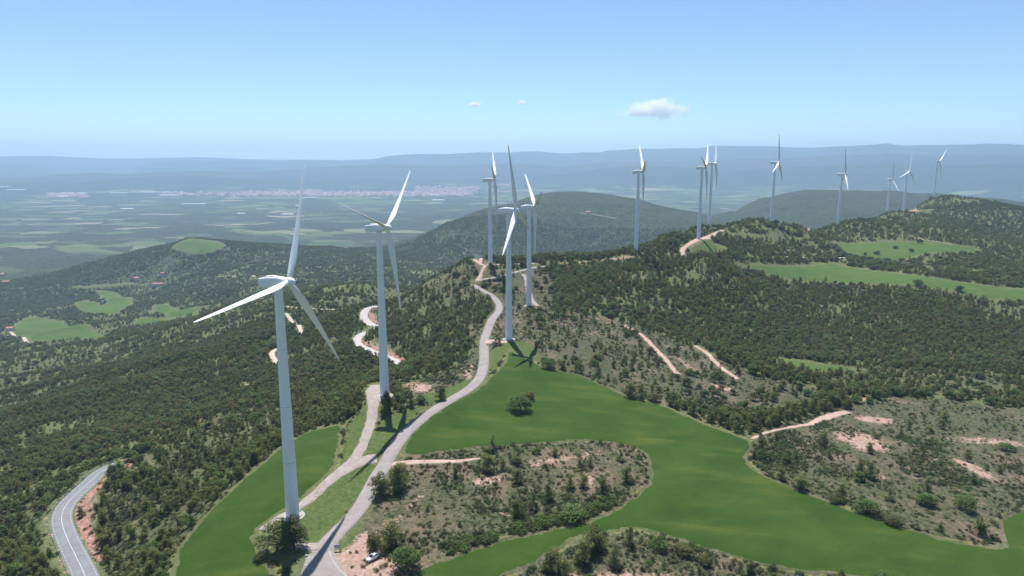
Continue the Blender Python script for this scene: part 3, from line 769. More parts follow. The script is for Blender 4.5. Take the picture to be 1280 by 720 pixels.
# nacelle: lofted rounded boxes along local x
def rbox(bm, x, cy, cz, w, h, r, seg=5):
    L = []
    for (sx, sy, a0) in ((1, 1, 0), (-1, 1, 90), (-1, -1, 180), (1, -1, 270)):
        for k in range(seg):
            a = R_(a0 + 90 * k / (seg - 1)); L.append(bm.verts.new((x, cy + sx * (w / 2 - r) + r * math.cos(a), cz + sy * (h / 2 - r) + r * math.sin(a))))
    return L
def loft(bm, secs):
    L = [rbox(bm, *s) for s in secs]
    for a, b in zip(L[:-1], L[1:]):
        n = len(a)
        for k in range(n): bm.faces.new((a[k], a[(k + 1) % n], b[(k + 1) % n], b[k]))
    bm.faces.new(list(reversed(L[0]))); bm.faces.new(L[-1])
bm = bmesh.new()
loft(bm, [(-6.3, 0, -0.05, 2.7, 2.6, 0.25), (-6.0, 0, 0.0, 3.0, 2.95, 0.3), (-3.0, 0, 0.12, 3.2, 3.2, 0.4), (0.5, 0, 0.12, 3.2, 3.15, 0.45), (2.0, 0, 0.05, 2.9, 2.9, 0.7), (2.75, 0, 0.0, 2.5, 2.5, 1.1)])
ME_NAC = mesh_of('nacelle', bm, True, 35)
bm = bmesh.new()
loft(bm, [(-4.2, 0, 1.75, 1.6, 0.3, 0.1), (-3.6, 0, 1.85, 1.9, 0.55, 0.2), (-1.4, 0, 1.85, 1.9, 0.55, 0.2), (-0.4, 0, 1.7, 1.6, 0.3, 0.1)])
ME_VENT = mesh_of('roof_vent', bm, True, 35)
bm = bmesh.new()
tube(bm, [((-5.4, 0.6, 1.4), 0.05, 0.05, UX, UY), ((-5.4, 0.6, 2.9), 0.04, 0.04, UX, UY)], 8); box(bm, (-5.4, 0.6, 2.9), (0.7, 0.08, 0.08)); box(bm, (-5.75, 0.6, 3.0), (0.12, 0.12, 0.22)); box(bm, (-5.05, 0.6, 3.0), (0.12, 0.12, 0.22))
ME_MAST = mesh_of('wind_sensor', bm, False)
bm = bmesh.new()
tube(bm, [((x, 0, 0), r, r, UY, UZ) for x, r in [(-1.35, 1.3), (-1.2, 1.42), (0.0, 1.5), (0.8, 1.38), (1.5, 1.05), (2.0, 0.62), (2.3, 0.12)]], 32); ME_HUB = mesh_of('spinner', bm, True, 40)
# blade along local z, chord along y, thickness along x
def blade():
    bm = bmesh.new(); st = []
    n = 22; secs = [(0.8, 1.75, 0.875, 0, 0), (1.6, 1.75, .875, 0, 0), (3.0, 1.95, 0.80, 12, .10), (5.0, 2.65, 0.62, 14, .25), (7.2, 3.15, 0.48, 13, .33), (9.5, 3.05, .40, 11, .33), (14, 2.55, .32, 8, .33), (20, 2.0, .25, 5, .33), (26, 1.55, .19, 3, .33), (31, 1.2, .14, 1.5, .33), (35, .9, .1, .5, .33), (37.6, .6, .06, 0, .33), (38.7, .3, .03, 0, .33), (39.1, .06, .01, 0, .33)]
    L = []
    for (z, ch, th, tw, air) in secs:
        ring = []; ca, sa = math.cos(R_(tw + 68)), math.sin(R_(tw + 68)); bend = -0.9 * (z / 39) ** 2.2
        for k in range(n):
            a = 2 * math.pi * k / n; c = math.cos(a); s_ = math.sin(a)
            y = ch / 2 * c; x = th * s_ * (ch * 0 + 1)
            if air > 0: x *= (1 - 0.75 * air * 1.6 * (1 - (c + 1) / 2) ** 1.2 * 1.0)
            if th < 0.8: x = th * s_ * (0.25 + 0.75 * ((c + 1) / 2) ** 0.6 * 1.3)
            y -= air * ch * 0.35
            X = x * ca - y * sa; Y = x * sa + y * ca
            ring.append(bm.verts.new((X + bend, Y, z)))
        L.append(ring)
    for a, b in zip(L[:-1], L[1:]):
        for k in range(n): bm.faces.new((a[k], a[(k + 1) % n], b[(k + 1) % n], b[k]))
    bm.faces.new(L[0]); bm.faces.new(L[-1])
    return mesh_of('blade', bm, True)
ME_BLADE = blade()
TL = ['nearest wind turbine, at far left beside the gravel track and a dark pine',
 'second nearest white wind turbine, left, at the end of the short gravel spur',
 'white wind turbine at the top corner of the big green field, centre of the view',
 'white wind turbine at the end of a looped gravel track right of the centre turbine',
 'distant white wind turbine on the ridge tip above the road hairpin',
 'white wind turbine alone on the wooded crest right of the centre group',
 'front one of two overlapping distant wind turbines beside a pale track and green field',
 'rear one of two overlapping distant wind turbines, partly hidden behind its neighbour',
 'white wind turbine behind the dark wood, next right of the overlapping pair, blade straight up',
 'distant wind turbine in the gap between the wooded crest and the right hand hill',
 'leftmost and lowest of the three farthest wind turbines, on the flank of the wooded hill',
 'middle one of the three farthest wind turbines, above a red earth patch on the hill',
 'rightmost of all wind turbines, on the hilltop with two blades raised in a V']
for i, (x, y, dep, yaw, ph) in enumerate(TURB):
    p = tpos[i]; z = p[2] + CAMZ
    t = empty('wind_turbine', (p[0], p[1], z + 0.1)); tag(t, TL[i], 'wind turbine', 'wind turbines along the ridge')
    add_obj('foundation', ME_FOUND, M_CONC, t); tw = add_obj('tower', ME_TOWER, M_T, t)
    if i < 5:
        for q, (jz, jr) in enumerate(((19.2, 2.0), (38.3, 1.76), (57.4, 1.52))):
            bm = bmesh.new(); tube(bm, [((0, 0, jz), jr - .06, jr - .06, UX, UY), ((0, 0, jz + .01), jr + .02 - .0006 * 0, jr + .02, UX, UY), ((0, 0, jz + .22), jr + .015, jr + .015, UX, UY), ((0, 0, jz + .23), jr - .06, jr - .06, UX, UY)], 40)
            add_obj('flange', mesh_of('flange', bm, True, 30), M_TJ, tw)
    if i < 4:
        d = add_obj('door', ME_DOOR, M_TD, tw); d.rotation_euler.z = R_(150 + 30 * i)
    na = add_obj('nacelle', ME_NAC, M_T, t); na.location = (0, 0, HUBZ - 0.1); na.rotation_euler = (0, R_(-4), -R_(yaw))
    add_obj('roof_vent', ME_VENT, M_T, na); add_obj('wind_sensor', ME_MAST, M_TD, na)
    hb = add_obj('hub', ME_HUB, M_T, t)
    Rz = Matrix.Rotation(-R_(yaw), 4, 'Z'); Ry = Matrix.Rotation(R_(-4), 4, 'Y')
    HM = Matrix.Translation((0, 0, HUBZ)) @ Rz @ Matrix.Translation((OV, 0, 0.25)) @ Ry
    hb.matrix_basis = HM
    for k in range(3):
        b = add_obj('blade', ME_BLADE, M_T, t)
        # phase 0 = up, growing towards the far side of the rotor
        b.matrix_basis = HM @ Matrix.Rotation(-R_(ph + 120 * k), 4, 'X')

# ------------------------------------------------------------------ plants
def leaf_material(name, dark, mid, light, hueless=0.0):
    t = NT(name)
    oi = t.n('ShaderNodeObjectInfo').outputs['Random']
    n = t.noise(0.03, 3, 0.6, seed=2); nn = t.noise(0.9, 3, 0.6, seed=5)
    v = t.math('ADD', t.math('ADD', t.math('MULTIPLY', oi, 0.55), t.math('MULTIPLY', n, 0.45)), t.math('MULTIPLY', t.math('SUBTRACT', nn, 0.5), 0.5))
    c = t.ramp(v, [(0.15, dark), (0.5, mid), (0.9, light)])
    t.base(c); t.b.inputs['Roughness'].default_value = 0.75; t.b.inputs['Specular IOR Level'].default_value = 0.12
    tr = t.n('ShaderNodeBsdfTranslucent'); t.l(c, tr.inputs['Color'])
    mx = t.n('ShaderNodeMixShader'); mx.inputs[0].default_value = 0.38
    out = t.t.nodes['Material Output']; t.l(t.b.outputs[0], mx.inputs[1]); t.l(tr.outputs[0], mx.inputs[2]); t.l(mx.outputs[0], out.inputs['Surface'])
    return t.m
M_PINE = leaf_material('pine_needles', (0.090, 0.108, 0.036), (0.158, 0.178, 0.056), (0.235, 0.240, 0.084))
M_OAK = leaf_material('oak_leaves', (0.062, 0.100, 0.030), (0.105, 0.160, 0.045), (0.16, 0.22, 0.07))
M_OLIVE = leaf_material('shrub_leaves', (0.080, 0.090, 0.035), (0.130, 0.138, 0.052), (0.20, 0.185, 0.07))
M_BUSH = leaf_material('scrub_leaves', (0.045, 0.060, 0.028), (0.085, 0.102, 0.045), (0.160, 0.160, 0.080))
M_BARK = m_plain('bark', (0.13, 0.10, 0.075), 0.95, 0.3, 3.0)

def leaf_cloud(g, clumps, per, size, flat=0.75):
    """many small leaf faces through the volume of uneven clumps"""
    C = []; D = []
    for (c, r) in clumps:
        n = max(6, int(per * r * r))
        d = g.normal(size=(n, 3)); d /= np.linalg.norm(d, axis=1)[:, None]
        rad = r * (0.45 + 0.6 * g.random(n) ** 0.5)
        C.append(np.array(c) + d * rad[:, None] * np.array([1, 1, flat])); D.append(d)
    C = np.vstack(C); D = np.vstack(D); n = len(C)
    nrm = D + g.normal(size=(n, 3)) * 0.4 + np.array([0, 0, 0.45]); nrm /= np.linalg.norm(nrm, axis=1)[:, None]
    a = np.cross(nrm, g.normal(size=(n, 3))); a /= np.linalg.norm(a, axis=1)[:, None]; b = np.cross(nrm, a)
    s = size * (0.6 + 0.8 * g.random(n))[:, None]; k = 0.55 + 0.5 * g.random(n)[:, None]
    V = np.stack([C - a * s, C + b * s * k, C + a * s, C - b * s * k], 1).reshape(-1, 3)
    F = np.arange(4 * n).reshape(-1, 4)
    return V, F

def tree_meshes(kind, seed, per, size, trunk=True):
    g = np.random.default_rng(seed); cl = []
    if kind == 'pine':      # height 7
        lean = g.normal(size=2) * 0.25
        for k in range(17):
            t = (k + g.random()) / 17; z = 1.3 + 5.2 * t; w = 1.75 * (1 - 0.62 * t) * (0.6 + 0.6 * g.random()) * (0.55 + 0.45 * min(1, t * 5)); a = g.random() * 6.283
            cl.append(((w * math.cos(a) + lean[0] * t, w * math.sin(a) + lean[1] * t, z), 0.62 + 0.55 * g.random() * (1.2 - 0.6 * t)))
        for k in range(4): cl.append(((lean[0] * k / 4, lean[1] * k / 4, 2.0 + 1.3 * k), 0.85 - 0.1 * k))
        th, tr = 5.6, 0.17
    elif kind == 'cone':    # slimmer, denser
        for k in range(18):
            t = (k + g.random()) / 18; z = 0.9 + 6.2 * t; w = 1.25 * (1 - 0.85 * t); a = g.random() * 6.283
            cl.append(((w * math.cos(a), w * math.sin(a), z), 0.40 + 0.55 * (1 - t)))
        th, tr = 6.4, 0.14
    elif kind == 'oak':     # height 5, broad
        for k in range(18):
            a = g.random() * 6.283; el = g.random() * 1.3; w = 1.9 * math.cos(el) * (0.5 + 0.6 * g.random())
            cl.append(((w * math.cos(a), w * math.sin(a), 1.5 + 2.2 * math.sin(el) * (0.6 + 0.5 * g.random())), 0.6 + 0.6 * g.random()))
        cl.append(((0, 0, 2.2), 1.4)); th, tr = 2.6, 0.16
    else:                   # bush, height 1.2, width 2
        for k in range(7):
            a = g.random() * 6.283; w = 0.75 * g.random(); cl.append(((w * math.cos(a), w * math.sin(a), 0.28 + 0.4 * g.random()), 0.28 + 0.3 * g.random()))
        th, tr = 0, 0
    V, F = leaf_cloud(g, cl, per, size)
    crown = mesh_np('crown', V, F, False)
    tm = None
    if trunk and th:
        bm = bmesh.new()
        rings = [((0.06 * math.sin(k), 0.05 * math.cos(2 * k), -0.4 + (th + 0.4) * k / 5), tr * (1.25 - 0.2 * k), tr * (1.25 - 0.2 * k), UX, UY) for k in range(6)]
        tube(bm, rings, 7)
        for (c, r) in cl[:9]:
            z0 = max(0.5, c[2] * 0.62); p0 = Vector((0, 0, z0)); p1 = Vector(c); d = (p1 - p0); d.normalize()
            u = d.orthogonal().normalized(); v = d.cross(u)
            tube(bm, [(p0, tr * .45, tr * .45, u, v), (p0.lerp(p1, .6) + Vector((0, 0, -.08)), tr * .3, tr * .3, u, v), (p1, tr * .12, tr * .12, u, v)], 5)
        tm = mesh_of('trunk', bm, True)
    return crown, tm

HI = {}
for kind, nv, mat, per, sz in (('pine', 4, M_PINE, 150, 0.13), ('cone', 2, M_PINE, 170, 0.12), ('oak', 3, M_OAK, 130, 0.13), ('olive', 2, M_OLIVE, 130, 0.13)):
    HI[kind] = []
    for s in range(nv):
        c, tmesh = tree_meshes('oak' if kind == 'olive' else kind, 100 + s + 31 * len(HI), per, sz); c.materials.append(mat); tmesh.materials.append(M_BARK)
        HI[kind].append((c, tmesh))
HEIGHT = dict(pine=7.1, cone=7.4, oak=4.6, olive=4.6)
FOOT = []   # ground already taken by single trees
def single_tree(kind, x, y, h, wide=1.0, label=None, cat='tree', group=None, name=None):
    s = h / HEIGHT[kind]
    z = float(dem(x, y)[0]) + CAMZ
    t = empty(name or {'pine': 'pine_tree', 'cone': 'pine_tree', 'oak': 'oak_tree', 'olive': 'shrub'}[kind], (x, y, z - 0.15), random.uniform(0, 6.28))
    t.scale = (s * wide, s * wide, s); tag(t, label, cat, group)
    c, tr = random.choice(HI[kind]); add_obj('crown', c, None, t); add_obj('trunk', tr, None, t)
    FOOT.append((x, y, 2.0 * s * wide)); return t

# photo x, photo y of the foot, height in metres, width factor, kind, label
NAMED = [
 (347,690,8.5,1.25,'pine','broad dark pine left of the foot of the nearest turbine tower'),
 (368,688,9.5,1.0,'pine','tall dark pine directly in front of the nearest turbine tower'),
 (328,699,3.0,1.3,'olive','low dull green bush at the shaded left edge of the pines by the nearest turbine'),
 (475,620,7.5,1.05,'pine','dark pine by the road bend just below the junction, left of its taller neighbour'),
 (498,612,9.0,0.95,'pine','taller dark pine standing right of the road just below the junction'),
 (467,690,6.2,0.95,'pine','dark round pine shading the parked white car on its left side'),
 (490,684,7.6,1.0,'pine','dark pine behind the right end of the parked white car'),
 (509,710,6.5,1.1,'oak','bright green leafy tree at the right edge of the dirt car park'),
 (502,513,5.5,0.9,'cone','left one of two close dark conifers right of the second turbine'),
 (514,508,6.5,0.9,'cone','right and taller one of two close dark conifers near the second turbine'),
 (551,498,6.5,1.15,'pine','round dark pine casting shade on the road edge uphill of the junction'),
 (650,514,7.5,1.1,'oak','large dark green tree alone in the middle of the big green field'),
 (661,500,4.5,1.2,'olive','pale olive tree leaning against the dark tree in the middle of the field'),
 (715,648,4.6,1.6,'oak','broad bright green tree at the lower edge of the scrub island'),
 (646,580,2.8,1.3,'olive','small bush beside the earth track on the upper edge of the scrub island'),
 (610,588,6.0,1.1,'pine','dark pine at the upper left of the scrub island by the earth track'),
 (629,586,4.0,0.9,'cone','small narrow conifer right beside the pine at the upper left of the scrub island'),
 (671,567,2.8,1.1,'oak','small round green tree on the upper rim of the scrub island'),
 (775,577,4.5,1.0,'cone','conifer at the upper right rim of the scrub island'),
 (782,601,5.2,1.2,'pine','dark round pine near the right end of the scrub island'),
 (753,617,6.0,1.0,'pine','dark pine on pink soil right of the centre of the scrub island'),
 (725,583,5.0,0.8,'cone','slim conifer amid the pink soil patch of the scrub island'),
 (646,602,4.5,1.3,'pine','wide low pine at the left end of the pink soil on the scrub island'),
 (686,625,6.8,0.9,'cone','tall grey green conifer at the middle of the scrub island'),
 (666,636,5.8,0.8,'cone','slim grey green conifer left of the tallest one on the scrub island'),
 (647,646,5.8,0.95,'pine','dark conifer above the lower left edge of the scrub island'),
 (713,612,5.5,0.9,'cone','grey green conifer between the pink patches of the scrub island'),
 (729,610,4.6,1.0,'pine','short dark pine just right of the grey green conifer on the scrub island'),
 (694,570,3.2,1.2,'pine','small pine against the field at the top of the scrub island'),
 (690,716,6.5,1.2,'pine','dark pine at the left end of the tree row on the bottom scrub tongue'),
 (706,719,5.0,1.1,'pine','small pine tucked right of the leftmost one on the bottom scrub tongue'),
 (731,706,7.5,1.0,'pine','large pine at the front of the tree row on the bottom scrub tongue'),
 (742,690,7.5,1.25,'pine','broad pine reaching highest of the tree row on the bottom scrub tongue'),
 (768,707,6.5,1.1,'cone','grey green conifer in the middle of the bottom scrub tongue'),
 (787,684,6.5,0.95,'cone','tall slim conifer at the field edge of the bottom scrub tongue'),
 (824,686,4.2,1.1,'oak','bright green round tree at the right of the bottom tree row'),
 (853,692,3.4,1.6,'olive','wide yellowish olive shrub on the bottom scrub tongue by the field'),
 (881,704,2.8,1.2,'olive','small olive shrub where the bottom scrub tongue starts to narrow'),
 (938,716,3.6,1.0,'pine','dark small pine at the right tail of the bottom scrub tongue'),
 (953,560,4.2,1.2,'pine','dark pine at the start of the earth path on the right hand scrub'),
 (953,573,4.2,1.1,'oak','dark green tree just below the start of the right hand earth path'),
 (984,578,3.2,1.0,'oak','small green tree on the left part of the right hand scrub'),
 (1036,572,5.0,0.8,'cone','lone slim conifer left of the pink bare patch on the right'),
 (1076,590,5.0,0.95,'pine','lone dark pine just below the pink bare patch on the right'),
 (1001,612,5.4,1.2,'pine','large dark pine on the field edge left of the right hand scrub'),
 (1083,642,5.2,1.2,'oak','round dark green tree on the field edge below the right hand scrub'),
 (1111,626,4.8,1.1,'cone','grey green conifer inland from the field edge on the right hand scrub'),
 (1045,627,3.0,1.6,'olive','wide olive bush on the field edge between two dark trees'),
 (1116,656,3.2,1.9,'olive','yellow green spreading bush low on the field edge at right'),
 (1158,632,4.6,1.2,'oak','green leafy tree in the lower right scrub'),
 (1206,638,5.5,1.1,'oak','tallest bright green tree in the lower right scrub'),
 (1225,668,5.5,1.2,'pine','dark pine at the lower right scrub corner by the field'),
 (1215,605,4.6,1.0,'cone','lone grey conifer above the lower right scrub corner'),
 (1165,512,3.6,1.1,'pine','small dark pine at the top of the right hand scrub'),
 (1163,540,2.6,1.4,'pine','low dark bush like pine in the brown flat at right'),
 (1258,562,3.2,1.6,'oak','dense green bush alone near the right edge of the picture'),
 (1095,548,2.6,1.1,'oak','small green tree standing on the pink bare patch at right'),
 (686,460,5.5,1.4,'oak','bright green tree at the upper tip of the big field'),
 (703,462,5.0,1.1,'pine','pine next to the bright tree at the upper tip of the big field'),
 (725,466,6.2,0.9,'cone','first slim conifer along the upper edge of the big field'),
 (747,469,6.8,0.9,'cone','second slim conifer along the upper edge of the big field'),
 (787,497,6.8,1.1,'pine','dark pine at the left of the dense clump on the field top edge'),
 (801,500,6.5,1.0,'cone','dark conifer inside the dense clump on the field top edge'),
 (818,502,4.5,1.2,'olive','yellowish round tree in the dense clump on the field top edge'),
 (841,507,6.5,1.2,'pine','dark broad pine right of the yellowish tree on the field top edge'),
 (867,519,6.8,1.0,'pine','pine where the field top edge bends downward'),
 (888,527,7.0,1.0,'cone','tall conifer at left of the last group on the field top edge'),
 (902,530,6.8,1.0,'pine','dark pine in the middle of the last group on the field top edge'),
 (921,534,6.2,1.2,'pine','dark pine at the right end of the last group on the field top edge'),
 (274,614,4.5,1.3,'oak','bright green round tree beside the left field on the wooded slope'),
 (303,574,5.0,1.2,'oak','light green tree among the dark pines above the left field'),
 (875,318,5.0,1.3,'oak','round tree in the small field below the overlapping turbines'),
 (1119,311,5.5,1.4,'oak','round tree at the lower edge of the upper right meadow'),
 (1139,315,6.5,1.1,'oak','tall tree standing in the upper right meadow'),
 (1096,318,6.0,1.5,'oak','wide round tree on the left side of the upper right meadow'),
 (1081,319,4.6,1.1,'oak','small round tree left of the wide one in the upper right meadow'),
 (1147,357,7.5,1.4,'oak','large round tree on the lower edge of the long green strip field'),
 (1199,364,7.0,1.3,'oak','dark round tree in the right part of the long green strip field'),
 (1150,304,6.5,1.4,'oak','tree at the top edge of the upper right meadow'),
 (1032,350,6.5,1.0,'cone','conifer at the lower edge of the long strip field'),
]
_np = pixl([(a[0], a[1]) for a in NAMED])
for a, p in zip(NAMED, _np):
    single_tree(a[4], p[0], p[1], a[2] * (1.2 if p[1] < 400 else 1.0), a[3] * ({'pine': 1.3, 'cone': 1.35}.get(a[4], 1.1) if p[1] < 400 else 1.0), a[5], 'shrub' if a[4] == 'olive' and a[2] < 4 else 'tree')

# --- scattered woodland: sample candidate points, keep those a viewer near here could see
def visible_table():
    A = np.radians(np.arange(-47, 47.01, 0.3)); Rr = 150 * 1.012 ** np.arange(0, 300)
    AA, RR = np.meshgrid(A, Rr); z = dem0(RR * np.sin(AA), RR * np.cos(AA)); e = z / RR
    run = np.maximum.accumulate(e, 0); return A, Rr, run
VA, VR, VRUN = visible_table()
def seen(x, y, z, h, slack):
    Rr = np.hypot(x, y); a = np.arctan2(x, y)
    ia = np.clip(np.round((a - VA[0]) / (VA[1] - VA[0])).astype(int), 0, len(VA) - 1)
    ir = np.clip(np.searchsorted(VR, Rr * 0.985) - 1, 0, len(VR) - 1)
    return (z + h + slack) / Rr > VRUN[ir, ia]

def scatter(r0, r1, spacing, amax=45.5):
    area = 0.5 * 2 * R_(amax) * (r1 * r1 - r0 * r0); n = int(area / spacing ** 2)
    r = np.sqrt(rng.random(n) * (r1 * r1 - r0 * r0) + r0 * r0); a = (rng.random(n) * 2 - 1) * R_(amax)
    return r * np.sin(a), r * np.cos(a)

def near_any(X, Y, feet, extra=1.0):
    m = np.zeros(len(X), bool)
    for (fx, fy, fr) in feet: m |= (np.abs(X - fx) < fr + extra) & (np.abs(Y - fy) < fr + extra)
    return m

def trees(r0, r1, spacing, slack):
    X, Y = scatter(r0, r1, spacing)
    Z = dem0(X, Y); k = seen(X, Y, Z, 7, slack); X, Y = X[k], Y[k]
    Z, dm, _c = dem(X, Y, True)
    f, ff, tf, so, sc, se = cover(X, Y)
    dens = 0.22 + 0.8 * sstep(-0.4, 0.2, fbm(X * 0.8 + Y * 0.6, (Y * 0.8 - X * 0.6) * 2.4, 90, 4, 60) + 0.22)
    dens *= 1 - np.where(poly_sd(X, Y, SCRUB[2]) > -8, 0.90, np.where(poly_sd(X, Y, SCRUB[4]) > -8, 0.93, 0.98)) * sstep(-7, 4, sc)
    dens *= 1 - 0.62 * sstep(-6, 6, se) * (sc < 0)
    dens *= 1 - np.clip(so * 1.3, 0, 1)
    k = (dm > 2.6) & (f < -2.0) & (ff < -3.0) & (tf < -1.0) & (rng.random(len(X)) < dens)
    # open hillsides of low scrub far off
    X, Y, Z = X[k], Y[k], Z[k]
    k = ~near_any(X, Y, FOOT); X, Y, Z = X[k], Y[k], Z[k]
    H = 2.7 + 3.4 * rng.random(len(X)) ** 1.4 + 1.2 * fbm(X, Y, 120, 2, 66)
    sc2 = poly_sd(X, Y, SCRUB[0])
    return X, Y, Z, np.clip(H, 1.9, 8)

tx1, ty1, tz1, th1 = trees(150, 900, 2.75, 10)
tx2, ty2, tz2, th2 = trees(900, 2500, 4.7, 12)

# the nearest of them stand as trees of their own
elev = ty1 * CP - tz1 * SP; u = tx1 / elev * FPX + 640; v = 360 - (ty1 * SP + tz1 * CP) / elev * FPX
inside = (u > 4) & (u < 1276) & (v < 716) & (v > 200)
order = np.argsort(np.where(inside, elev / th1, 1e9))[:215]
def zone(x, y):
    if x < 140 or (y > 560 and x < 215): return None
for i in order:
    x, y = u[i], v[i]
    if x < 130: lab, grp = 'dark green pine on the slope outside the lower left road bend', 'pines outside the road bend'
    elif x < 430 and y > 480: lab, grp = 'dark green pine in the wood between the lower left road and the left field', 'pines above the left field'
    elif x < 620: lab, grp = 'dark green pine left of the ridge road in the wood behind the second turbine', 'pines beside the ridge road'
    elif x < 940 and y > 540: lab, grp = 'grey green pine scattered on the scrub surrounded by the big field', 'pines on the scrub inside the field'
    elif y > 500: lab, grp = 'dark green pine in the open scrub right of the big field', 'pines of the right hand scrub'
    else: lab, grp = 'dark green pine in the wood above the top edge of the big field', 'pines above the field'
    single_tree(random.choice(['pine', 'pine', 'pine', 'cone']), tx1[i], ty1[i], float(th1[i]) * 1.05, random.uniform(0.9, 1.25), lab, 'tree', grp)
keep = np.ones(len(tx1), bool); keep[order] = False
tx1, ty1, tz1, th1 = tx1[keep], ty1[keep], tz1[keep], th1[keep]

def lib(name, specs):
    c = bpy.data.collections.new(name); out = []
    for i, (kind, seed, per, size, mat) in enumerate(specs):
        m, _t = tree_meshes(kind, seed, per, size, False); m.materials.append(mat)
        o = bpy.data.objects.new('%s_%02d' % (name, i), m); c.objects.link(o); out.append(o)
    return c

def instancer(name, X, Y, Z, S, W, idx, coll, kind='stuff'):
    me = bpy.data.meshes.new(name); n = len(X); me.vertices.add(n)
    me.vertices.foreach_set('co', np.c_[X, Y, Z].astype(np.float32).ravel())
    a = me.attributes.new('sc', 'FLOAT_VECTOR', 'POINT'); a.data.foreach_set('vector', np.c_[W, W, S].astype(np.float32).ravel())
    a = me.attributes.new('rt', 'FLOAT_VECTOR', 'POINT'); a.data.foreach_set('vector', np.c_[np.zeros(n), np.zeros(n), rng.random(n) * 6.283].astype(np.float32).ravel())
    a = me.attributes.new('ix', 'INT', 'POINT'); a.data.foreach_set('value', idx.astype(np.int32))
    o = add_obj(name, me); tag(o, kind=kind)
    ng = bpy.data.node_groups.new(name + '_nodes', 'GeometryNodeTree')
    ng.interface.new_socket('Geometry', in_out='INPUT', socket_type='NodeSocketGeometry'); ng.interface.new_socket('Geometry', in_out='OUTPUT', socket_type='NodeSocketGeometry')
    N = ng.nodes; gi = N.new('NodeGroupInput'); go = N.new('NodeGroupOutput'); ip = N.new('GeometryNodeInstanceOnPoints'); ci = N.new('GeometryNodeCollectionInfo')
    ci.inputs['Collection'].default_value = coll; ci.inputs['Separate Children'].default_value = True; ci.inputs['Reset Children'].default_value = True
    def na(nm, tp):
        x = N.new('GeometryNodeInputNamedAttribute'); x.data_type = tp; x.inputs['Name'].default_value = nm; return x.outputs['Attribute']
    L = ng.links
    L.new(gi.outputs[0], ip.inputs['Points']); L.new(ci.outputs[0], ip.inputs['Instance']); ip.inputs['Pick Instance'].default_value = True
    L.new(na('ix', 'INT'), ip.inputs['Instance Index']); L.new(na('sc', 'FLOAT_VECTOR'), ip.inputs['Scale'])
    L.new(na('rt', 'FLOAT_VECTOR'), ip.inputs['Rotation']); L.new(ip.outputs[0], go.inputs[0])
    md = o.modifiers.new('scatter', 'NODES'); md.node_group = ng
    return o

LIB_MID = lib('wood_tree', [('pine', 11, 42, 0.24, M_PINE), ('pine', 12, 42, 0.24, M_PINE), ('pine', 13, 42, 0.24, M_PINE), ('cone', 14, 46, 0.22, M_PINE), ('oak', 15, 38, 0.24, M_OAK), ('oak', 16, 38, 0.24, M_OLIVE)])
LIB_FAR = lib('far_tree', [('pine', 21, 11, 0.46, M_PINE), ('pine', 22, 11, 0.46, M_PINE), ('cone', 23, 13, 0.42, M_PINE), ('oak', 24, 10, 0.46, M_OAK), ('oak', 25, 10, 0.46, M_OLIVE)])
LIB_BUSH = lib('scrub_plant', [('bush', 31, 150, 0.10, M_BUSH), ('bush', 32, 150, 0.10, M_BUSH), ('bush', 33, 150, 0.10, M_OLIVE), ('bush', 34, 150, 0.10, M_OAK), ('bush', 35, 150, 0.10, M_BUSH)])
def pick(n, p): return rng.choice(len(p), n, p=np.array(p) / sum(p))
n = len(tx1); ix = pick(n, [.27, .27, .22, .18, .03, .03]); pt = fbm(tx1, ty1, 38, 3, 71) > 0.22; ix = np.where(pt & (rng.random(n) < .7), rng.integers(4, 6, n), ix); hh = np.where(ix >= 4, 4.6, 7.1)
instancer('pine_wood', tx1, ty1, tz1 + CAMZ - 0.2, th1 / hh, th1 / hh * rng.uniform(0.85, 1.35, n), ix, LIB_MID)
n2 = len(tx2); ix = pick(n2, [.35, .3, .25, .05, .05]); pt = fbm(tx2, ty2, 80, 3, 72) > 0.2; ix = np.where(pt & (rng.random(n2) < .6), rng.integers(3, 5, n2), ix); hh = np.where(ix >= 3, 4.6, 7.1)
instancer('hillside_wood', tx2, ty2, tz2 + CAMZ - 0.2, th2 / hh * 1.05, th2 / hh * rng.uniform(1.1, 1.7, n2), ix, LIB_FAR)

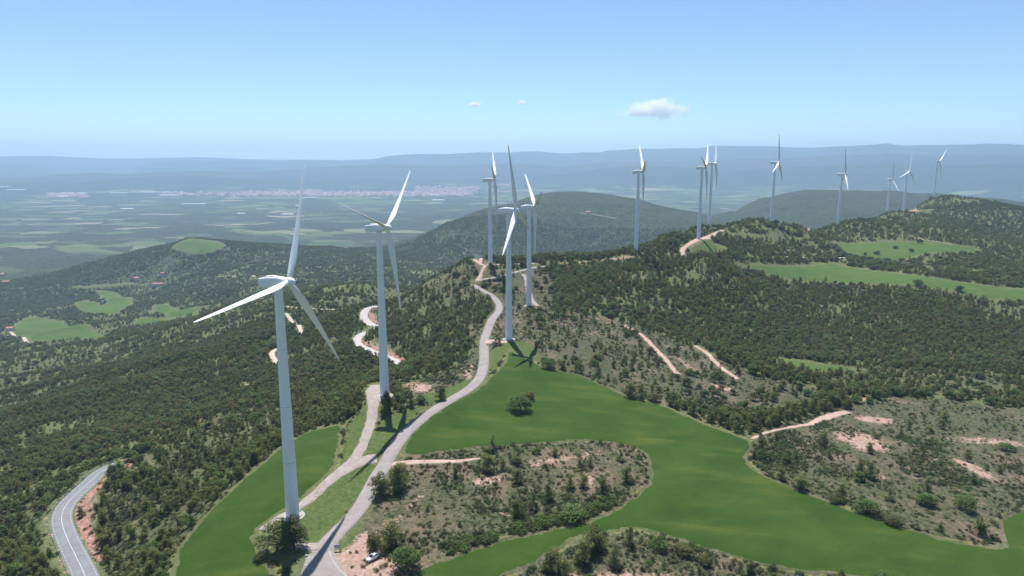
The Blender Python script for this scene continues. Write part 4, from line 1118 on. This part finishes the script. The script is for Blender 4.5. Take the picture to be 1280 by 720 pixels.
def bushes():
    XX = []; out = []
    for (r0, r1, sp) in ((150, 360, 0.92), (360, 850, 1.9)):
        X, Y = scatter(r0, r1, sp, 43); Z, dm, _c = dem(X, Y, True)
        f, ff, tf, so, sc, se = cover(X, Y)
        dens = 0.15 + 0.8 * sstep(-0.3, 0.35, fbm(X, Y, 16, 3, 80)); dens *= 1 - 0.72 * np.clip(so * 1.2, 0, 1)
        dens = dens * np.where(sc > 0, 1.0, np.where(se > 0, 0.9, 0.4))
        k = (dm > 0.9) & (f < -0.3) & (ff < -0.5) & (tf < 0.5) & (rng.random(len(X)) < dens) & seen(X, Y, Z, 1, 6)
        out.append(np.c_[X, Y, Z][k])
    P3 = np.vstack(out); n = len(P3); s = rng.uniform(0.3, 1.0, n) ** 1.7 * 1.15
    # hedgerow bushes along the rims of the fields
    rim = []
    for p in FIELDS.values():
        b = resample(np.c_[p, p[:, :1] * 0], 0.9, True)[:, :2]; b = b + rng.normal(size=b.shape) * 0.6
        rim.append(b)
    rim = np.vstack(rim); Z, dm, _c = dem(rim[:, 0], rim[:, 1], True); f = cover(rim[:, 0], rim[:, 1])[0]
    k = (f < -0.4) & (dm > 2) & (vnoise(rim[:, 0], rim[:, 1], 13, 91) > -0.15); rim = np.c_[rim, Z][k]
    s2 = rng.uniform(0.7, 1.9, len(rim))
    hp = resample(np.c_[pixl([(560, 690), (600, 682), (640, 671), (680, 660), (710, 652), (745, 643), (770, 630)])[:, :2], np.zeros(7)], 0.22)[:, :2]
    hp = hp + rng.normal(size=hp.shape) * np.array([1.4, 1.6]) + np.array([-.5, 1.8]); hz = dem(hp[:, 0], hp[:, 1]); hf = cover(hp[:, 0], hp[:, 1])[0]; hk = (hf < -.5) & (vnoise(hp[:, 0], hp[:, 1], 9, 95) > -.5)
    hp = np.c_[hp, hz][hk]; nh = len(hp); rim = np.vstack([rim, hp]); s2 = np.r_[s2, rng.uniform(0.9, 1.9, nh)]
    P3 = np.vstack([P3, rim]); s = np.r_[s, s2]; n = len(P3)
    ix = pick(n, [.28, .26, .17, .12, .17]); ix[n - nh:] = np.where(rng.random(nh) < .6, 3, ix[n - nh:])
    instancer('scrub', P3[:, 0], P3[:, 1], P3[:, 2] + CAMZ - 0.05, s * rng.uniform(.7, 1.3, n), s * rng.uniform(.8, 1.4, n), ix, LIB_BUSH)
    return n
nb = bushes()
print('COUNTS trees', len(tx1), n2, 'bushes', nb, 'singles', len(FOOT))

# ------------------------------------------------------------------ parked car
M_CARW = m_plain('car_paint', (0.78, 0.79, 0.80), 0.25, 0, 1, 0.5)
M_GLASS = m_plain('car_glass', (0.015, 0.018, 0.022), 0.08, 0, 1, 0.6)
M_TYRE = m_plain('tyre', (0.02, 0.02, 0.02), 0.8)
M_RIM = m_plain('rim', (0.5, 0.5, 0.52), 0.35, 0, 1, 0.5, 0.8)
M_LAMP = m_plain('lamp_glass', (0.75, 0.76, 0.78), 0.1, 0, 1, 0.6)
M_RED = m_plain('tail_lamp', (0.35, 0.02, 0.02), 0.2, 0, 1, 0.5)
def build_car(p, ang):
    t = empty('parked_car', p, ang); tag(t, 'small white hatchback parked on the pink dirt beside the dark pines', 'car')
    # body sections along x (front = +x): (x, half width, sill z, belt z)
    secs = [(-2.02, .62, .45, .78), (-1.98, .78, .32, .92), (-1.7, .84, .24, .96), (-.9, .87, .22, .95), (.3, .87, .22, .93), (1.2, .85, .23, .86), (1.75, .79, .25, .76), (2.0, .64, .32, .64), (2.06, .5, .4, .56)]
    bm = bmesh.new(); L = []
    for (x, w, a, b) in secs:
        ring = [(x, -w * .92, a), (x, -w, a + .12), (x, -w, (a + b) / 2 + .08), (x, -w * .93, b), (x, 0, b + .04), (x, w * .93, b), (x, w, (a + b) / 2 + .08), (x, w, a + .12), (x, w * .92, a), (x, 0, a)]
        L.append([bm.verts.new(v) for v in ring])
    for a, b in zip(L[:-1], L[1:]):
        for k in range(10): bm.faces.new((a[k], a[(k + 1) % 10], b[(k + 1) % 10], b[k]))
    bm.faces.new(L[0]); bm.faces.new(L[-1])
    me = mesh_of('body', bm, True, 50); body = add_obj('body', me, M_CARW, t)
    def cab(scale, z0, z1, x0, x1, x2, x3, w0, w1):
        bm = bmesh.new(); vs = []
        for (x, z, w) in ((x0, z0, w0), (x1, z1, w1), (x2, z1, w1), (x3, z0, w0)):
            vs.append((bm.verts.new((x, -w, z)), bm.verts.new((x, w, z))))
        bm.faces.new([v[0] for v in vs]); bm.faces.new([v[1] for v in reversed(vs)])
        for i in range(4): a, b = vs[i], vs[(i + 1) % 4]; bm.faces.new((a[0], a[1], b[1], b[0]))
        bmesh.ops.bevel(bm, geom=bm.edges[:], offset=0.04, segments=2, affect='EDGES'); return bm
    add_obj('window', mesh_of('window', cab(1, .92, 1.38, -1.85, -1.35, .05, .98, .78, .60), True, 40), M_GLASS, t)
    add_obj('roof', mesh_of('roof', cab(1, 1.375, 1.45, -1.42, -1.28, 0.0, .12, .63, .56), True, 40), M_CARW, t)
    for s in (-1, 1):   # pillars
        bm = bmesh.new()
        for (xa, xb, wa, wb) in ((.95, .05, .79, .61), (-.35, -.4, .79, .61), (-1.84, -1.36, .79, .61)):
            a = Vector((xa, s * wa, .92)); b = Vector((xb, s * wb, 1.39)); d = (b - a).normalized(); uu = d.orthogonal().normalized(); tube(bm, [(a, .045, .045, uu, d.cross(uu)), (b, .045, .045, uu, d.cross(uu))], 6)
        add_obj('pillar', mesh_of('pillar', bm), M_CARW, t)
        bm = bmesh.new(); box(bm, (.78, s * .97, .98), (.12, .2, .13)); bmesh.ops.bevel(bm, geom=bm.edges[:], offset=0.03, segments=2, affect='EDGES'); add_obj('mirror', mesh_of('mirror', bm), M_CARW, t)
        bm = bmesh.new(); box(bm, (1.86, s * .58, .66), (.30, .22, .11)); bmesh.ops.bevel(bm, geom=bm.edges[:], offset=0.03, segments=2, affect='EDGES'); add_obj('headlight', mesh_of('headlight', bm), M_LAMP, t)
        bm = bmesh.new(); box(bm, (-1.95, s * .62, .80), (.12, .22, .2)); bmesh.ops.bevel(bm, geom=bm.edges[:], offset=0.03, segments=2, affect='EDGES'); add_obj('tail_light', mesh_of('tail_light', bm), M_RED, t)
        for x in (-1.25, 1.28):
            w = empty('wheel', (x, s * .76, .31)); w.parent = t
            bm = bmesh.new(); tube(bm, [((0, -.11, 0), .27, .27, UX, UZ), ((0, -.09, 0), .31, .31, UX, UZ), ((0, .09, 0), .31, .31, UX, UZ), ((0, .11, 0), .27, .27, UX, UZ)], 24); add_obj('tyre', mesh_of('tyre', bm, True, 40), M_TYRE, w)
            bm = bmesh.new(); tube(bm, [((0, -.118, 0), .19, .19, UX, UZ), ((0, .118, 0), .19, .19, UX, UZ)], 16); add_obj('rim', mesh_of('rim', bm, True, 40), M_RIM, w)
pf, pr = pixl([(457.5, 704), (474, 694)])
cc = (pf + pr) / 2; gz = float(dem(cc[0], cc[1])[0]) + CAMZ
build_car((cc[0], cc[1], gz + 0.12), math.atan2(pf[1] - pr[1], pf[0] - pr[0]))
CARPOS = (cc[0], cc[1])

# ------------------------------------------------------------------ small things beside the road
M_STEEL = m_plain('galvanised_steel', (0.42, 0.44, 0.46), 0.45, 0.1, 2, 0.5, 0.6)
M_PANEL = m_plain('board_face', (0.30, 0.36, 0.42), 0.5, 0.15, 3)
M_POST = m_plain('post_wood', (0.10, 0.08, 0.06), 0.9, 0.2, 4)
def gz_at(p): return float(dem(p[0], p[1])[0]) + CAMZ
p = pixl([(421.5, 689)])[0]
t = empty('information_board', (p[0], p[1], gz_at(p)), R_(12)); tag(t, 'grey information board on two posts beside the road by the car park', 'sign')
bm = bmesh.new(); box(bm, (0, 0, 1.55), (1.7, .06, 1.15)); bmesh.ops.bevel(bm, geom=bm.edges[:], offset=0.015, segments=1, affect='EDGES'); add_obj('panel', mesh_of('panel', bm, False), M_PANEL, t)
for s in (-1, 1):
    bm = bmesh.new(); box(bm, (s * .75, .07, 1.0), (.09, .08, 2.3)); add_obj('post', mesh_of('post', bm, False), M_STEEL, t)
bm = bmesh.new(); box(bm, (0, .0, 2.16), (1.82, .1, .06)); add_obj('frame', mesh_of('frame', bm, False), M_STEEL, t)
p = pixl([(425.5, 688)])[0]
t = empty('marker_post', (p[0], p[1], gz_at(p))); tag(t, 'thin dark pole standing just right of the grey information board', 'pole')
bm = bmesh.new(); tube(bm, [((0, 0, -.2), .06, .06, UX, UY), ((0, 0, 3.6), .05, .05, UX, UY)], 10); add_obj('pole', mesh_of('pole', bm), M_POST, t)
bm = bmesh.new(); box(bm, (0, -.05, 3.4), (.28, .03, .28)); add_obj('plate', mesh_of('plate', bm, False), M_PANEL, t)
# kerb of pale stone between the road and the car park
kp = pixl([(411.6, 690), (413.8, 697), (419.4, 707), (427.8, 715.6), (436, 724), (450, 738)])[:, :2]
kp = resample(chaikin(kp, 2), 0.8); kz = dem(kp[:, 0], kp[:, 1])
o = ribbon('kerb', np.c_[kp, kz], np.full(len(kp), 0.14), 0.32, M_CONC, depth=0.4, ncross=3); tag(o, kind='structure')
# boulders on the verge
bl = pixl([(383, 699), (384.5, 703), (382, 707), (385, 711), (380, 716), (383, 695), (377, 720)])
M_ROCK = m_plain('pale_rock', (0.42, 0.38, 0.34), 0.95, 0.25, 3)
for p in bl:
    bm = bmesh.new(); bmesh.ops.create_icosphere(bm, subdivisions=2, radius=random.uniform(.3, .48))
    for v_ in bm.verts: v_.co = Vector((v_.co.x * 1.2, v_.co.y, v_.co.z * .7)) * random.uniform(.82, 1.15)
    o = add_obj('boulder', mesh_of('boulder', bm, False), M_ROCK, None, (p[0], p[1], gz_at(p) + .1)); o.rotation_euler.z = random.uniform(0, 6)
    tag(o, 'pale boulder in the short row on the left verge of the road at the bottom', 'rock', 'boulders on the road verge')
# guard rail on the valley side of the lower left road
gp = resample(vr['p'], 2.0); T = np.gradient(gp[:, :2], axis=0); T /= np.hypot(T[:, 0], T[:, 1])[:, None]; N = np.c_[-T[:, 1], T[:, 0]]
if (N[len(N) // 2] @ np.array([-1, 0])) < 0: N = -N
ga = gp[:, :2] + N * 4.35
g0 = empty('guard_rail', (ga[0, 0], ga[0, 1], gp[0, 2] + CAMZ)); tag(g0, 'grey steel guard rail along the valley side of the lower left road', 'guard rail')
org = np.array([ga[0, 0], ga[0, 1], gp[0, 2]])
bm = bmesh.new(); prof = [(0, .80), (.04, .74), (0, .68), (.04, .60), (0, .54)]; L = []
for k in range(len(ga)):
    L.append([bm.verts.new((ga[k, 0] - org[0] - N[k, 0] * d, ga[k, 1] - org[1] - N[k, 1] * d, gp[k, 2] - org[2] + z)) for d, z in prof] + [bm.verts.new((ga[k, 0] - org[0] + N[k, 0] * .03, ga[k, 1] - org[1] + N[k, 1] * .03, gp[k, 2] - org[2] + z)) for z in (.54, .80)])
for a, b in zip(L[:-1], L[1:]):
    for k in range(7): bm.faces.new((a[k], a[(k + 1) % 7], b[(k + 1) % 7], b[k]))
add_obj('rail', mesh_of('rail', bm, False), M_STEEL, g0)
bm = bmesh.new(); box(bm, (0, 0, .2), (.1, .1, 1.2)); mp_ = mesh_of('post', bm, False)
for k in range(0, len(ga), 2):
    add_obj('post', mp_, M_STEEL, g0, (ga[k, 0] - org[0] + N[k, 0] * .09, ga[k, 1] - org[1] + N[k, 1] * .09, gp[k, 2] - org[2]))

# ------------------------------------------------------------------ buildings far off
M_WALL = m_plain('pale_render', (0.62, 0.55, 0.47), 0.9, 0.1, 0.5)
M_TILE = m_plain('clay_tiles', (0.42, 0.20, 0.14), 0.9, 0.2, 0.8)
M_SHEET = m_plain('roof_sheet', (0.70, 0.68, 0.66), 0.6, 0.1, 0.2)
M_DARK = m_plain('window_dark', (0.03, 0.03, 0.035), 0.3)
def house(px, py, w, d, h, rh, rot, label, mats=(M_WALL, M_TILE), name='farmhouse', cat='house', wins=True):
    p = pixl([(px, py)])[0]; t = empty(name, (p[0], p[1], gz_at(p) + 1.0), R_(rot)); tag(t, label, cat)
    bm = bmesh.new(); box(bm, (0, 0, h / 2 - 2), (w, d, h + 4)); add_obj('wall', mesh_of('wall', bm, False), mats[0], t)
    bm = bmesh.new(); e = .5
    v = [bm.verts.new(c) for c in ((-w / 2 - e, -d / 2 - e, h), (w / 2 + e, -d / 2 - e, h), (w / 2 + e, d / 2 + e, h), (-w / 2 - e, d / 2 + e, h), (-w / 2 - e, 0, h + rh), (w / 2 + e, 0, h + rh))]
    for f_ in ((0, 1, 5, 4), (2, 3, 4, 5), (1, 2, 5), (3, 0, 4), (3, 2, 1, 0)): bm.faces.new([v[i] for i in f_])
    add_obj('roof', mesh_of('roof', bm, False), mats[1], t)
    if wins:
        k = max(2, int(w / 5))
        for i in range(k):
            bm = bmesh.new(); box(bm, (-w / 2 + (i + .5) * w / k, -d / 2 - .02, h * .55), (1.2, .12, 1.5)); add_obj('window', mesh_of('window', bm, False), M_DARK, t)
house(171, 351, 13, 10, 8, 2.5, 20, 'small pale farmhouse with trees behind it in the left valley')
house(198, 357, 30, 12, 5, 2, 5, 'long low shed with a red roof in the left valley', name='barn', cat='barn')
house(203, 344, 9, 8, 6, 2, 40, 'tiny white house on the slope above the red roofed shed')
house(5, 345, 16, 12, 6, 2.5, -30, 'farmhouse at the left edge of the picture, upper one of two')
house(8, 354, 18, 10, 5, 2, 15, 'farmhouse at the left edge of the picture, lower one of two')
house(13, 413, 12, 9, 5, 2, 15, 'small pink house at the left edge below the valley meadows')
house(735, 267, 16, 12, 7, 2.5, 0, 'white farmhouse on the big wooded hill in the middle distance')
for i, (x, y, w, d) in enumerate([(5, 234, 190, 60), (20, 238, 260, 60), (92, 242, 330, 120), (80, 246, 160, 90), (150, 242, 240, 60), (195, 241, 480, 50), (212, 245, 260, 50), (243, 256, 260, 40), (160, 262, 150, 40), (540, 244, 200, 70), (360, 269, 120, 50), (373, 258, 60, 40), (385, 248, 180, 50), (302, 268, 80, 30), (548, 251, 150, 60)]):
    where = ['at the far left edge', 'second from the left edge', 'in the cluster left of centre, larger', 'in the cluster left of centre, smaller', 'at the right of the cluster', 'longest of all', 'just below the longest one', 'closer than the town, bright', 'closer, in the dark woods', 'below the hazy right part of the town', 'between the first two turbines, low', 'beside the raised blade of the nearest turbine', 'right of that raised blade', 'small, in the middle of the basin', 'before the dark hill'][i]
    house(x, y, w * .8, d * .8, 8, 2.5, random.uniform(-8, 8), 'white roofed warehouse on the far plain, ' + where, (M_SHEET, M_SHEET), 'warehouse', 'warehouse', False)
# the hazy town: nobody could count its houses
tv = []; tf_ = []
def tbox(x, y, z, w, d, h, a):
    b = len(tv); ca, sa = math.cos(a), math.sin(a)
    for zz in (-5, h):
        for sx, sy in ((-1, -1), (1, -1), (1, 1), (-1, 1)): tv.append((x + sx * w * ca - sy * d * sa, y + sx * w * sa + sy * d * ca, z + zz))
    for q in ((0, 1, 5, 4), (1, 2, 6, 5), (2, 3, 7, 6), (3, 0, 4, 7), (4, 5, 6, 7)): tf_.append([b + i for i in q])
tp = []
for (x0, x1, y0, y1, n) in ((300, 590, 239, 246, 1500), (60, 110, 241, 248, 160), (520, 600, 232, 242, 380), (200, 320, 240, 246, 200)):
    a = np.c_[rng.uniform(x0, x1, n), rng.triangular(y0, (y0 + y1) / 2, y1, n)]; tp.append(a)
tp = np.vstack(tp); tw_ = pix(tp[:, 0], tp[:, 1]); tz_ = dem0(tw_[:, 0], tw_[:, 1])
for p, z in zip(tw_, tz_): tbox(p[0], p[1], z + CAMZ, random.uniform(8, 22), random.uniform(6, 14), random.uniform(6, 16), random.uniform(0, 3))
tt = NT('town_render'); oi = tt.noise(0.03, 2, 0.5, seed=3); tt.base(tt.ramp(oi, [(0.4, (0.34, 0.20, 0.16)), (0.5, (0.42, 0.30, 0.26)), (0.6, (0.55, 0.48, 0.44))]))
o = add_obj('distant_town', mesh_np('distant_town', tv, tf_, False), tt.m); tag(o, kind='stuff')

# ------------------------------------------------------------------ clouds
def cloud(px, py, D, w, h, seed, label):
    d = ray(px, py); t = D / math.hypot(d[0], d[1]); c = d * t
    bm = bmesh.new(); g = random.Random(seed)
    box(bm, (0, 0, 0), (w, w * .5, h)); me = mesh_of('cloud', bm, False)
    m = bpy.data.materials.new('cloud_vapour'); m.use_nodes = True; nt = m.node_tree; nt.nodes.clear()
    out = nt.nodes.new('ShaderNodeOutputMaterial'); pv = nt.nodes.new('ShaderNodeVolumePrincipled'); pv.inputs['Color'].default_value = (1, 1, 1, 1); pv.inputs['Anisotropy'].default_value = 0.2
    tc = nt.nodes.new('ShaderNodeTexCoord'); nz = nt.nodes.new('ShaderNodeTexNoise'); nz.inputs['Scale'].default_value = 7.0 / w; nz.inputs['Detail'].default_value = 5; nz.inputs['Roughness'].default_value = .6
    nz.noise_dimensions = '4D'; nz.inputs['W'].default_value = seed
    nt.links.new(tc.outputs['Object'], nz.inputs['Vector'])
    mp = nt.nodes.new('ShaderNodeMapping'); mp.inputs['Scale'].default_value = (2.0 / w, 4.0 / w, 2.0 / h); nt.links.new(tc.outputs['Object'], mp.inputs['Vector'])
    ln = nt.nodes.new('ShaderNodeVectorMath'); ln.operation = 'LENGTH'; nt.links.new(mp.outputs[0], ln.inputs[0])
    a = nt.nodes.new('ShaderNodeMath'); a.operation = 'SUBTRACT'; a.inputs[0].default_value = 1.0; nt.links.new(ln.outputs['Value'], a.inputs[1])
    b = nt.nodes.new('ShaderNodeMath'); b.operation = 'MULTIPLY_ADD'; b.inputs[1].default_value = 2.6; nt.links.new(nz.outputs['Fac'], b.inputs[0]); 
    a2 = nt.nodes.new('ShaderNodeMath'); a2.operation = 'SUBTRACT'; nt.links.new(a.outputs[0], a2.inputs[0]); a2.inputs[1].default_value = 1.55
    nt.links.new(a2.outputs[0], b.inputs[2])
    c2 = nt.nodes.new('ShaderNodeMapRange'); c2.inputs['From Min'].default_value = 0.0; c2.inputs['From Max'].default_value = 0.35; c2.inputs['To Max'].default_value = 3.5 / h; nt.links.new(b.outputs[0], c2.inputs['Value'])
    nt.links.new(c2.outputs[0], pv.inputs['Density']); nt.links.new(pv.outputs[0], out.inputs['Volume'])
    o = add_obj('cloud', me, m, None, (c[0], c[1], c[2] + CAMZ)); tag(o, label, 'cloud'); o.rotation_euler.z = -math.atan2(d[0], d[1])
    return o
cloud(821, 137, 24000, 3000, 760, 3, 'largest white cloud, low in the sky above the distant turbines')
cloud(593, 130.5, 24000, 640, 210, 5, 'tiny flat white cloud, left one of two small ones')
cloud(652, 128.5, 24000, 450, 210, 9, 'tiny faint cloud, right one of two small ones')

# ------------------------------------------------------------------ haze, sky, sun, camera
HAZE = 8.2e-5
bm = bmesh.new(); zlo, zhi = -560 + CAMZ, 450 + CAMZ
box(bm, (0, -800, (zlo + zhi) / 2), (50000, 46000, zhi - zlo))
me = mesh_of('haze', bm, False)
hm = bpy.data.materials.new('haze_air'); hm.use_nodes = True; nt = hm.node_tree; nt.nodes.clear()
out = nt.nodes.new('ShaderNodeOutputMaterial'); pv = nt.nodes.new('ShaderNodeVolumePrincipled'); pv.inputs['Density'].default_value = HAZE
pv.inputs['Color'].default_value = (0.55, 0.745, 1.0, 1); pv.inputs['Anisotropy'].default_value = 0.3
nt.links.new(pv.outputs[0], out.inputs['Volume'])
hz = add_obj('haze', me, hm); tag(hz, kind='stuff')

SUN_EL = 67.0; SUN_AZ = -13.6     # azimuth from +Y towards +X
w = bpy.data.worlds.new('World'); SC.world = w; w.use_nodes = True; nt = w.node_tree
bg = nt.nodes['Background']; sky = nt.nodes.new('ShaderNodeTexSky'); sky.sky_type = 'NISHITA'; sky.sun_disc = False
sky.sun_elevation = R_(SUN_EL); sky.sun_rotation = R_(SUN_AZ); sky.altitude = 2000; sky.air_density = 1.0; sky.dust_density = 0.7; sky.ozone_density = 3.0
tint = nt.nodes.new('ShaderNodeMix'); tint.data_type = 'RGBA'; tint.blend_type = 'MULTIPLY'; tint.inputs[0].default_value = 1.0; tint.inputs[7].default_value = (0.90, 1.03, 1.04, 1)
nt.links.new(sky.outputs[0], tint.inputs[6]); nt.links.new(tint.outputs[2], bg.inputs['Color']); bg.inputs['Strength'].default_value = 0.088
sd = Vector((math.sin(R_(SUN_AZ)) * math.cos(R_(SUN_EL)), math.cos(R_(SUN_AZ)) * math.cos(R_(SUN_EL)), math.sin(R_(SUN_EL))))
L = bpy.data.lights.new('sun', 'SUN'); L.energy = 4.4; L.angle = R_(0.53); L.color = (1.0, 0.985, 0.965)
lo = bpy.data.objects.new('sun', L); COL.objects.link(lo); lo.rotation_euler = (-sd).to_track_quat('-Z', 'Y').to_euler(); lo.location = (0, 0, 400)

cam = bpy.data.cameras.new('camera'); cam.sensor_width = 36; cam.lens = FPX / 1280 * 36; cam.clip_start = 1.0; cam.clip_end = 200000
co = bpy.data.objects.new('camera', cam); COL.objects.link(co); co.location = (0, 0, CAMZ); co.rotation_euler = (math.pi / 2 - PITCH, 0, 0)
SC.camera = co
SC.view_settings.view_transform = 'Standard'; SC.view_settings.look = 'None'; SC.view_settings.exposure = 0.66; SC.view_settings.gamma = 1.0
SC.cycles.use_denoising = True
SC.cycles.volume_bounces = 6; SC.cycles.max_bounces = 8; SC.cycles.diffuse_bounces = 3; SC.cycles.glossy_bounces = 2; SC.cycles.transmission_bounces = 2
SC.cycles.volume_step_rate = 1.0; SC.cycles.volume_max_steps = 128
SC.cycles.use_adaptive_sampling = True; SC.cycles.adaptive_threshold = 0.02
